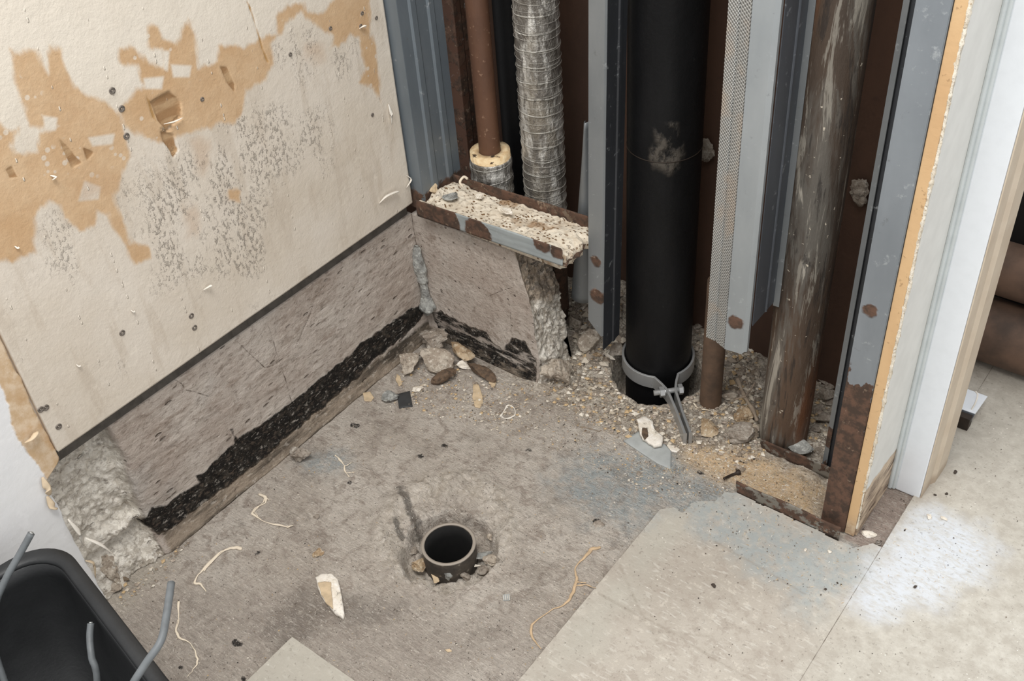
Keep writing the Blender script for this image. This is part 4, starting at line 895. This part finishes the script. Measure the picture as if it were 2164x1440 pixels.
# ------------------------------------------------------------------ rubble pieces, each where it lies
def R_(px, py, w, d, h, seed, mat, label, name='concrete_chunk', cat='rubble', rz=0, dz=0, pit=False, **k):
    if pit:
        xy = fl(px, py, -.026+h*.7); o = rock(name, label, cat, xy, (w, d, h), seed, M[mat], rz=rz, **k); o.location.z = -.029; return o
    p = fl(px, py); f0 = float(floorz(*p)); w *= 1.15; d *= 1.15; h *= 1.15; xy = fl(px, py, f0+dz+h*.45)
    o = rock(name, label, cat, xy, (w, d, h), seed, M[mat], rz=rz, **k); o.location.z = float(floorz(*xy))+dz-.0015; return o
R_(917, 714, .070, .055, .046, 12, 'rubble_dark', 'lumpy grey chunk topmost in the little heap in the curb corner', rz=.5, rough=.5, f=2.2, dz=.016)
R_(868, 758, .060, .044, .044, 13, 'rubble', 'rounded pale chunk leftmost in the heap in the curb corner', rz=1.2)
R_(924, 758, .086, .050, .040, 14, 'rubble', 'broad flat faced grey chunk in the middle of the corner heap', rz=.3, cuts=8, rough=.3)
R_(972, 738, .062, .042, .018, 15, 'rubble_warm', 'flat cream coloured chip rightmost at the top of the corner heap', rz=-.2, cuts=8, rough=.25, dz=.012)
R_(980, 769, .030, .022, .018, 16, 'plaster', 'small off white crumb at the right foot of the corner heap', rz=.4)
R_(952, 782, .022, .018, .012, 17, 'rubble', 'tiny pale crumb under the middle chunk of the corner heap')
R_(940, 788, .05, .026, .03, 18, 'brown_shard', 'brown pointed shard below the middle chunk of the corner heap', rz=1.1, cuts=8, name='brown_shard', cat='shard')
R_(1018, 786, .062, .026, .026, 19, 'brown_shard', 'long dark brown shard lying along the foot of the back curb', rz=-.2, cuts=8, name='brown_shard', cat='shard')
R_(1040, 806, .014, .032, .008, 20, 'tan_chip', 'orange tan tip sticking out from the long brown shard', rz=.9, name='tan_chip', cat='chip')
R_(823, 836, .030, .028, .020, 21, 'rubble_cool', 'grey green chunk touching the small black square', rz=.4)
R_(880, 823, .020, .020, .010, 22, 'plaster', 'white chip just right of the small black square', name='plaster_chip', cat='chip')
R_(636, 960, .036, .032, .024, 23, 'rubble_dark', 'lone rough grey stone beside the black tar streak of the left curb', rz=.3, cuts=8, f=2.6, rough=.45)
R_(672, 1168, .018, .018, .008, 24, 'rubble_warm', 'small brown pebble on the bare floor left of the drain pit', name='pebble', cat='pebble')
R_(668, 1092, .011, .010, .006, 25, 'rubble_dark', 'tiny dark pebble on the floor above the small brown pebble', name='pebble', cat='pebble')
R_(1265, 1105, .020, .014, .006, 26, 'rubble_dark', 'small dark chip on the floor between the drain collar and the tile edge', rz=.5, name='pebble', cat='pebble')
R_(1350, 1000, .012, .012, .006, 27, 'rubble_dark', 'dark pebble in the blue dust below the blue grey vinyl shard', name='pebble', cat='pebble')
# around the narrow stud and the broken curb end
R_(1240, 672, .05, .036, .050, 30, 'rubble', 'upright pale slab of rubble leaning at the foot of the narrow stud', rz=.9, cuts=9, rough=.3)
R_(1210, 655, .034, .030, .034, 31, 'rubble', 'pale grey lump between the broken curb end and the narrow stud', rz=.3)
rock('concrete_chunk', 'rounded knob of concrete at the foot of the broken curb end', 'rubble', (.287, .020), (.075, .062, .070), 32, M['rubble'], rz=.2, f=2.4, rough=.5, z=-.004)
R_(1285, 732, .022, .018, .012, 33, 'plaster', 'white chip just left of the black soil pipe', name='plaster_chip', cat='chip')
R_(1262, 745, .020, .014, .010, 34, 'rubble_warm', 'small warm grey chip below the narrow stud tip')
R_(1190, 700, .04, .034, .02, 35, 'rubble_dark', 'dark grey fragment in the crook behind the concrete knob', rz=.5)
for i, (a, b, s) in enumerate([(1300, 648, .034), (1302, 690, .036), (1290, 672, .026), (1310, 715, .024), (1296, 628, .022), (1255, 640, .026), (1235, 640, .020), (1222, 630, .02)]):
    R_(a, b, s, s*.8, s*.6, 50+i, ('rubble', 'rubble_dark')[i % 2], ('pale rubble piece high against the soil pipe beside the narrow stud', 'darker rubble piece halfway down between narrow stud and soil pipe', 'pale rubble piece touching the narrow stud on its right side', 'dark rubble piece lowest between the narrow stud and the soil pipe', 'small pale rubble piece topmost of those left of the soil pipe', 'dark rubble piece hidden behind the narrow stud tip', 'small pale rubble piece left of the narrow stud behind the upright slab', 'small dark rubble piece beside the bottom of the bent strip')[i], rz=i*1.3, cuts=8, sub=3, group='rubble left of the soil pipe')
# right of the thin rusty pipe
R_(1575, 877, .042, .034, .026, 70, 'rubble_warm', 'ochre and brown chunk between the thin rusty pipe and the streaked pipe', rz=.2, rough=.5, f=2.4)
R_(1558, 915, .048, .040, .026, 71, 'rubble_dark', 'large grey chunk in front of the ochre one left of the streaked pipe', rz=.9)
R_(1497, 900, .050, .036, .014, 72, 'rubble_warm', 'flat brownish leaf like shard in front of the thin rusty pipe', rz=-.3, cuts=9, rough=.25)
R_(1540, 838, .030, .024, .018, 73, 'rubble', 'pale stone right beside the thin rusty pipe', rz=.5)
R_(1697, 948, .050, .034, .026, 74, 'rubble_cool', 'cool grey stone behind the back flange of the floor track', rz=.1, cuts=8, rough=.3, f=2.)
R_(1742, 880, .030, .026, .022, 75, 'rubble_dark', 'dark stone in shade right of the streaked pipe base')
R_(1738, 835, .034, .03, .024, 76, 'rubble_dark', 'dark stone further back right of the streaked pipe base')
for i, (a, b, s) in enumerate([(1545, 780, .024), (1570, 775, .026), (1590, 790, .02), (1560, 800, .022), (1585, 815, .02), (1600, 780, .024), (1545, 815, .018), (1575, 830, .018), (1598, 840, .02), (1605, 870, .018), (1540, 765, .02), (1590, 768, .02), (1460, 700, .026), (1470, 730, .024), (1475, 690, .024), (1462, 660, .022), (1602, 812, .016)]):
    R_(a, b, s, s*.7, s*.45, 90+i, ('rubble_dark', 'rubble')[i % 2], ('pale', 'grey')[i % 2]*0+('dark flake', 'pale flake')[i % 2]+' behind the thin rusty pipe, '+('just right of the pipe', 'centre of the back row', 'right of centre in back row', 'behind the twig tip', 'left of the twig fork', 'nearest the slate stud in the back row', 'low beside the pipe', 'right under the twig', 'touching the streaked pipe', 'beside the twig foot', 'furthest left in the back row', 'topmost against the brown board', 'touching the soil pipe near the top', 'lowest beside the soil pipe', 'in the middle beside the soil pipe', 'topmost beside the soil pipe', 'just left of the streaked pipe')[i], rz=i*1.7, cuts=8, sub=3, group='rubble behind the thin rusty pipe')
for i, (a, b, s) in enumerate([(1745, 800, .03), (1730, 860, .022), (1755, 850, .022), (1725, 905, .018), (1750, 815, .02)]):
    R_(a, b, s, s*.8, s*.6, 120+i, 'rubble_dark', ('shaded rubble piece furthest back between streaked pipe and right stud', 'small shaded rubble piece touching the right side of the streaked pipe', 'small shaded rubble piece against the right stud lip', 'smallest shaded rubble piece, just behind the cool grey stone', 'small rubble piece leaning on the furthest one by the right stud')[i], rz=i, sub=3, group='rubble beside the right stud')
for i, (a, b, s) in enumerate([(1495, 300, .05), (1490, 335, .05)]):   # paper scraps caught high behind the soil pipe
    pass
def scrap(px, py, ywall, w, label, seed):
    p = at(px, py, 1, ywall); P, F = rock_mesh((w, w*.25, w*1.2), seed, .6, 8, 4, 2.6)
    o = mesh('plaster_scrap', P, F, M['rubble_dark']); o.location = tuple(p); tag(o, label, 'scrap')
scrap(1490, 320, .252, .045, 'ragged plaster scrap stuck on the brown board beside the soil pipe', 5)
scrap(1815, 402, .254, .040, 'ragged plaster scrap stuck on the brown board right of the streaked pipe', 6)
# drain pit
R_(946, 1208, .026, .020, .020, 140, 'rubble_cool', 'grey stone in the drain pit right in front of the pipe stub', rz=.4, pit=True)
R_(880, 1186, .026, .030, .018, 141, 'rubble_warm', 'brown stone in the drain pit left of the pipe stub', rz=.4, pit=True)
R_(1018, 1168, .040, .018, .014, 142, 'rubble_cool', 'long grey stone in the drain pit right of the pipe stub', rz=.7, pit=True)
R_(1035, 1180, .030, .024, .014, 143, 'rubble', 'pale lump against the right wall of the drain pit', rz=.2, pit=True)
R_(918, 1216, .012, .026, .005, 144, 'tan_chip', 'small tan chip in the drain pit below the pipe stub', rz=.95, name='tan_chip', cat='chip', pit=True)
R_(1003, 1193, .020, .006, .004, 145, 'plaster', 'thin white sliver in the drain pit beside the pipe stub', rz=.7, name='plaster_chip', cat='chip', pit=True)
for i, (a, b, s) in enumerate([(1010, 1080, .02), (1030, 1095, .022), (1040, 1130, .02), (985, 1215, .018), (1060, 1150, .02), (870, 1160, .016), (990, 1085, .016), (1020, 1200, .016)]):
    R_(a, b, s*1.3, s, s*.7, 150+i, ('rubble', 'rubble_dark')[i % 2], ('grey mortar crumb behind the drain stub, nearest its rim on the right', 'mortar crumb at the upper right wall of the drain pit', 'mortar crumb at the right wall of the drain pit, above the long grey stone', 'small crumb at the front of the drain pit, right of the grey stone', 'mortar crumb on the collar right of the drain pit', 'small crumb at the left wall of the drain pit, above the brown stone', 'tiny crumb touching the back of the drain stub', 'crumb at the front right of the drain pit, below the white sliver')[i], rz=i, sub=3, group='mortar crumbs in the drain pit', pit=True)
# left end of the curb
R_(225, 1205, .05, .04, .05, 170, 'rubble', 'rough pale lump at the foot of the chipped curb end', rz=.3, f=2.4, rough=.45)
R_(262, 1160, .06, .04, .04, 171, 'rubble', 'ragged grey lump just right of the rough pale one at the chipped curb end', rz=.6, f=2.4, rough=.5)
R_(240, 1218, .062, .018, .016, 172, 'wood_old', 'dark splinter of old wood lying at the chipped curb end', rz=.45, name='wood_splinter', cat='splinter', cuts=8, rough=.2)
R_(298, 1135, .07, .016, .018, 173, 'wood_old', 'longer brown wood sliver wedged under the chipped curb end', rz=-.9, name='wood_splinter', cat='splinter', cuts=8, rough=.2)
R_(232, 1240, .036, .024, .012, 174, 'rubble', 'small crumbly stone touching the black tote rim', rz=.3)
# flat chips
pxp = lambda L, z=.002: [fl(a, b, z) for a, b in L]
flake('black_square', 'small square of black vinyl on the bare floor near the corner heap', 'vinyl piece', pxp([(838, 833), (866, 826), (872, 858), (843, 862)]), .003, M['black_chip'], edge=.0006)
flake('tan_chip', 'flat tan paper chip left of the grey green chunk', 'chip', pxp([(766, 830), (782, 827), (790, 840), (784, 848), (770, 847)]), .0015, M['tan_chip'], edge=.001)
flake('tan_chip', 'long flat tan chip below the long brown shard', 'chip', pxp([(1000, 812), (1012, 812), (1019, 835), (1021, 850), (1014, 862), (1004, 860), (998, 840)]), .002, M['tan_chip'], edge=.001)
flake('tan_chip', 'narrow curved tan chip just above the white chip', 'chip', pxp([(838, 790), (846, 795), (850, 812), (843, 816), (836, 803)]), .002, M['tan_chip'], edge=.001)
flake('tan_chip', 'small pale orange chip on the floor below the drain collar', 'chip', pxp([(940, 1373), (950, 1371), (955, 1376), (946, 1378)]), .0015, M['tan_chip'])
e = flake('blue_vinyl_shard', 'flat pointed blue grey vinyl shard in front of the riser clamp', 'vinyl piece', pxp([(1317, 932), (1350, 912), (1375, 925), (1405, 940), (1419, 955), (1417, 992), (1390, 980)]), .0035, M['blue_chip'])
e.rotation_euler = (.02, .0, 0)
o = flake('plaster_piece', 'white plaster piece with a brown spot lying on the blue grey shard', 'plaster piece', pxp([(1345, 890), (1362, 882), (1378, 892), (1384, 912), (1402, 928), (1398, 943), (1382, 946), (1368, 936), (1358, 930), (1350, 910)], .008), .007, M['plaster'], edge=.002, z=.006)
sp_ = flake('brown_spot', None, None, pxp([(1357, 904), (1368, 906), (1370, 922), (1362, 930), (1356, 918)], .013), .0018, M['brown_shard'], z=.0120)
sp_.parent = o; sp_.location = tuple(Vector(sp_.location)-Vector(o.location))
flake('plaster_piece', 'thin white curved plaster flake right beside the tip of the blue grey shard', 'plaster piece', pxp([(1408, 940), (1425, 942), (1437, 950), (1430, 956), (1416, 953)]), .003, M['plaster'], edge=.001)
# plaster tooth near drain
pt = [(667, 1222), (680, 1214), (700, 1213), (714, 1225), (722, 1260), (728, 1300), (724, 1307), (708, 1298), (685, 1270), (672, 1245)]
o = flake('plaster_piece', 'tooth shaped white plaster piece with a tan face left of the drain', 'plaster piece', pxp(pt, .006), .009, M['plaster'], edge=.001)
f_ = flake('tan_face', None, None, pxp([(671, 1230), (686, 1227), (699, 1229), (699, 1245), (703, 1285), (690, 1275), (678, 1255)], .013), .0022, M['tan_chip'], edge=.001, z=0)
f_.parent = o; f_.location = (f_.location.x-o.location.x, f_.location.y-o.location.y, .0088)
e = flake('ridged_chip', 'tiny square grey ridged chip on the floor below the drain collar', 'chip', pxp([(1062, 1256), (1077, 1255), (1078, 1268), (1063, 1269)]), .0012, M['blue_chip'])
for k in range(4):
    a = fl(1064+k*4, 1257, .004); b = fl(1065+k*4, 1268, .004); o_ = tube('ridge', M['plaster'], [(a[0], a[1], .0035), (b[0], b[1], .0035)], .0005, None, seg=5, smooth=False); o_.parent = e; o_.location = (-e.location[0], -e.location[1], -e.location[2])
# white chips near the wing wall
for i, (a, b, s, lb) in enumerate([(1838, 1126, .024, 'white plaster chip on the bare patch at the foot of the wing wall'), (1762, 1100, .012, 'small white chip on the floor track corner below the right stud'), (1965, 1094, .013, 'white crumb on the shiny tile, the left one of a pair'), (1994, 1096, .012, 'white crumb on the shiny tile, the right one of a pair'), (1855, 1150, .010, 'tiny pale chip at the lower corner of the bare patch'), (1702, 1162, .009, 'thin white chip on the dusty tile below the floor track'), (1752, 1165, .009, 'short white chip on the dusty tile just below the right stud')]):
    xy = fl(a, b, .006); rock('plaster_chip', lb, 'chip', xy, (s, s*.7, s*.4), 200+i, M['plaster'], rz=i, z=(.0055 if i not in (0, 4) else None), sub=3)
for i, (a, b, s, lb) in enumerate([(1508, 1238, .011, 'dark brown crumb alone in the middle of the large tile'), (1934, 1240, .009, 'dark crumb with a pale smear on the right tile'), (1912, 1120, .006, 'tiny black crumb on the tile edge left of the white pair'), (1976, 1045, .008, 'black crumb just in front of the beige jamb'), (2000, 1044, .009, 'dark crumb on the tile right of the beige jamb foot'), (2020, 998, .011, 'dark flat crumb at the far corner of the beige jamb'), (1770, 1232, .006, 'small dark crumb on the tile joint'), (1745, 1245, .008, 'grey brown crumb on the tile left of the joint')]):
    s *= .8; xy = fl(a, b, .006); rock('dark_crumb', lb, 'crumb', xy, (s, s*.8, s*.5), 230+i, M['crumb'], rz=i, z=.0055, sub=3)
for i, (a, b, lb) in enumerate([(1856, 1148, 'small rusty screw head lying on the bare patch'), (1757, 1120, 'round screw head in the end of the floor track')]):
    xy = fl(a, b, .004); o = sm0.copy(); COL.objects.link(o); o.name = 'loose_screw'; o.parent = None; o.scale = (1, 1, 1); o.rotation_euler = (0, -PI/2, 0); o.location = (xy[0], xy[1], float(floorz(*xy))+.003); tag(o, lb, 'screw')
# nail, twig, strings
def line3(L, dz=.002):
    out = []
    for a, b, *h in L:
        p = fl(a, b); z = float(floorz(*p)) if p[0] < .58 or p[1] > -.02 else .005
        z += dz+(h[0] if h else 0); p = fl(a, b, z); out.append((p[0], p[1], z))
    return out
o = tube('nail', M['iron_dark'], line3([(1530, 1012), (1545, 1005), (1563, 998)], .003), lambda t: .0022 if t < .85 else .0045, seg=10, n=10); tag(o, 'rusty nail lying at the edge of the tan dust', 'nail')
e = empty('twig', line3([(1565, 830)])[0], label='forked grey dry twig in the rubble left of the streaked pipe', cat='twig')
tube('stem', M['twig'], line3([(1558, 800, .03), (1568, 825, .03), (1578, 845, .028), (1592, 868, .022), (1600, 890, .012)]), lambda t: .0032*(1+.25*math.sin(t*20)), e)
tube('side_twig', M['twig'], line3([(1574, 840, .03), (1588, 822, .035), (1596, 808, .04)]), .0017, e)
tube('side_twig', M['twig'], line3([(1575, 838, .03), (1560, 842, .026), (1545, 850, .02)]), .0015, e)
def fibre(name, strands, label, mat='root', r=.0016, cat='fibre'):
    r *= 1.35
    first = line3(strands[0][:1])[0]; e = empty(name, first, label=label, cat=cat)
    for k, L in enumerate(strands):
        pts = line3(L, .0012+.0004*k); 
        J = [Vector(p)+Vector((random.uniform(-1, 1), random.uniform(-1, 1), 0))*.0008 for p in spline(pts, 3)]
        ph = random.uniform(0, 6); tube('strand', M[mat], J, lambda t: r*(.75+.35*math.sin(t*17+ph))*(1 if k == 0 else .6)*(1.1-.5*t), e, seg=8, n=3, sc=(1, .6))
fibre('root_fibre', [[(548, 1044), (562, 1052), (560, 1064), (540, 1074), (534, 1086), (548, 1096), (565, 1105), (582, 1109), (600, 1112), (620, 1112)], [(560, 1048), (556, 1062), (538, 1080), (545, 1092)], [(556, 1050), (570, 1058)], [(606, 1116), (620, 1110)]], 'cream root fibre with a bunched upper end between curb and drain collar')
fibre('root_fibre', [[(511, 1160), (500, 1158), (480, 1161), (462, 1170), (445, 1188), (428, 1207), (418, 1218), (412, 1232), (425, 1236), (436, 1250)], [(490, 1159), (468, 1168), (446, 1190), (430, 1208)]], 'hook shaped cream root fibre left of the drain collar', r=.0021)
fibre('root_fibre', [[(377, 1272), (378, 1290), (376, 1315), (373, 1335), (380, 1350), (396, 1356), (408, 1370), (416, 1388), (415, 1405), (405, 1420), (396, 1430)], [(376, 1310), (372, 1338), (384, 1352)]], 'long thin cream root fibre beside the black tote and its curved cable', r=.0013)
fibre('root_fibre', [[(709, 962), (718, 972), (727, 984), (730, 998), (738, 1008)], [(732, 1000), (750, 998)], [(728, 986), (744, 978)]], 'short cream root fibre above the drain collar near the lone grey stone', r=.0014)
fibre('root_fibre', [[(1268, 1157), (1250, 1162), (1238, 1175), (1222, 1192), (1216, 1205), (1218, 1222), (1212, 1250), (1196, 1275), (1170, 1288), (1140, 1306), (1124, 1322), (1124, 1340), (1132, 1358), (1145, 1372)], [(1214, 1240), (1235, 1236), (1258, 1244)], [(1216, 1230), (1240, 1232)]], 'long branching orange brown root fibre crossing the bare floor beside the tile edge', 'root_tan', .0019)
fibre('root_fibre', [[(1060, 880), (1072, 858), (1085, 862), (1088, 878), (1070, 885), (1058, 880), (1064, 872)], [(1052, 872), (1066, 884), (1084, 886)]], 'curled white fibre tangle on the floor below the back curb end', 'paper_white', .0014)
fibre('root_fibre', [[(2110, 1040), (2125, 1042), (2134, 1038), (2140, 1032)]], 'thin orange curl on the right tile', 'root_tan', .0012)
fibre('root_fibre', [[(2003, 1071), (2012, 1074), (2020, 1078)]], 'short orange splinter on the tile right of the white pair', 'root_tan', .0012)
fibre('root_fibre', [[(1465, 852), (1475, 862), (1490, 866), (1508, 870), (1516, 876)], [(1516, 876), (1505, 885), (1490, 893), (1470, 905)]], 'thin cream fibre curling in front of the thin rusty pipe', 'root', .0011)
fibre('root_fibre', [[(1290, 870), (1306, 866), (1302, 880), (1290, 890)], [(1296, 868), (1310, 860)]], 'small cream fibre curl left of the riser clamp bolt', 'root', .0010)
fibre('root_fibre', [[(1225, 902), (1245, 906), (1268, 912)]], 'thin dark straw left of the white plaster piece', 'twig', .0011)
# grit: uncountable crumbs and shavings
def grit(name, zones, mats, label, cat, seed, elong=1., zup=0.):
    rng = np.random.RandomState(seed); V = []; F = []; C = []; base = np.array([(1, 0, 0), (-1, 0, 0), (0, 1, 0), (0, -1, 0), (0, 0, 1), (0, 0, -.6)], float)
    fc = [(0, 2, 4), (2, 1, 4), (1, 3, 4), (3, 0, 4), (2, 0, 5), (1, 2, 5), (3, 1, 5), (0, 3, 5)]
    for poly, cnt, s0, s1, zz in zones:
        P = np.array(poly, float); lo, hi = P.min(0), P.max(0); n = 0; pts = []
        while n < cnt:
            q = rng.uniform(lo, hi, size=(cnt*3, 2)); q = q[sdpoly(q[:, 0], q[:, 1], poly) < 0]; pts.append(q); n += len(q)
        q = np.concatenate(pts)[:cnt]; xy = np.array([fl(a, b) for a, b in q]); fz = floorz(xy[:, 0], xy[:, 1]) if zz is None else np.full(cnt, zz)
        d3 = np.hypot(xy[:, 0]-HOLE[0], xy[:, 1]-HOLE[1]); ok = (d3 > .086) & (np.hypot(xy[:, 0]-DR[0], xy[:, 1]-DR[1]) > .045)
        for (x, y), z, o_ in zip(xy, fz, ok):
            if not o_ or (x < .012 and y > -.7) or (y > -.012 and y < .12 and x < .27): continue
            s = (s0+(s1-s0)*rng.rand()**2.5)*.5; a = rng.rand()*2*PI; B = base*np.array([s*elong, s*(.8 if elong == 1 else .35), s*(.6 if elong == 1 else .25)])*rng.uniform(.6, 1.3, (6, 1))
            x_, y_ = B[:, 0]*math.cos(a)-B[:, 1]*math.sin(a), B[:, 0]*math.sin(a)+B[:, 1]*math.cos(a)
            off = len(V); V += [(x+x_[i], y+y_[i], z+B[i, 2]+s*.2+.0006) for i in range(6)]; F += [tuple(off+i for i in f) for f in fc]
            c = lin(mats[rng.randint(len(mats))]); C += [c]*6
    o = mesh(name, V, F, M['grit'], smooth=False, col=np.array(C)); tag(o, label, cat, kind='stuff')
g = G('grit'); M['grit'] = g.out(g.cattr('tint'), .9, 0)
chase = [(1180, 760), (1215, 640), (1310, 620), (1318, 760), (1295, 800), (1330, 850), (1400, 865), (1470, 820), (1470, 700), (1600, 760), (1605, 900), (1620, 965), (1560, 1000), (1480, 960), (1300, 920), (1150, 850)]
mid = [(900, 790), (1160, 800), (1260, 860), (1480, 950), (1560, 1040), (1390, 1060), (1200, 960), (1000, 900), (820, 860)]
wide = [(830, 820), (1100, 820), (1500, 940), (1560, 1060), (1380, 1110), (1100, 1440), (330, 1440), (330, 1230), (620, 980)]
dust = [(1440, 940), (1600, 960), (1740, 1035), (1720, 1110), (1560, 1030), (1450, 975)]
tile = [(1420, 1090), (1560, 1060), (1790, 1150), (1950, 1000), (2120, 930), (2164, 1000), (2164, 1300), (1800, 1440), (1500, 1400), (1250, 1300)]
tdust = [(1440, 1080), (1560, 1055), (1790, 1155), (1870, 1170), (1780, 1300), (1620, 1240), (1480, 1140)]
heap = [(830, 800), (900, 740), (1050, 790), (1150, 850), (1100, 900), (900, 880)]
leftm = [(220, 1190), (330, 1150), (400, 1150), (330, 1240), (260, 1290)]
right_ = [(1700, 800), (1760, 790), (1740, 960), (1700, 960)]
grit('mortar_grit', [(chase, 2600, .003, .013, None), ([(1180, 760), (1215, 640), (1310, 620), (1318, 760), (1295, 790)], 260, .008, .024, None), ([(1540, 760), (1608, 770), (1605, 940), (1545, 850)], 160, .006, .020, None), ([(1470, 700), (1500, 640), (1460, 640)], 40, .006, .018, None), (mid, 1300, .0012, .006, None), (wide, 900, .001, .0035, None), (heap, 500, .002, .009, None), (leftm, 260, .002, .010, None), (right_, 160, .003, .014, None), ([(640, 930), (1000, 900), (700, 1000)], 60, .001, .003, None)],
     ['b5a895', 'cabfae', '9c8f80', 'ded5c6', '8a7c6c', 'a6988a', 'c4a982'], 'loose grey mortar grit scattered over the bare floor and the pipe recess', 'grit', 3)
grit('dark_grit', [(chase, 300, .002, .006, None), (mid, 420, .001, .004, None), (wide, 260, .001, .003, None), (dust, 90, .001, .004, None), (tile, 90, .001, .003, .0053), (tdust, 120, .001, .003, .0053), (patch and [(1810, 1130), (1900, 1045), (1925, 1065), (1865, 1160)], 25, .001, .004, None)],
     ['4a4038', '5c5046', '35302b', '6e5a46'], 'loose dark specks scattered over floor and tiles', 'grit', 4)
grit('wood_shavings', [(dust, 420, .001, .0035, None), (mid, 500, .001, .0032, None), ([(1250, 900), (1480, 950), (1740, 1040), (1560, 1060), (1350, 1010)], 300, .001, .003, None), (tdust, 180, .001, .0028, .0053), (wide, 240, .0008, .0025, None), ([(1900, 1080), (2080, 1100), (2060, 1250), (1840, 1300)], 120, .001, .0025, .0053)],
     ['efe6d4', 'dcc49c', 'f5f0e6', 'c9a878'], 'pale thin shavings sprinkled over tan dust and floor', 'shavings', 5, elong=2.6)
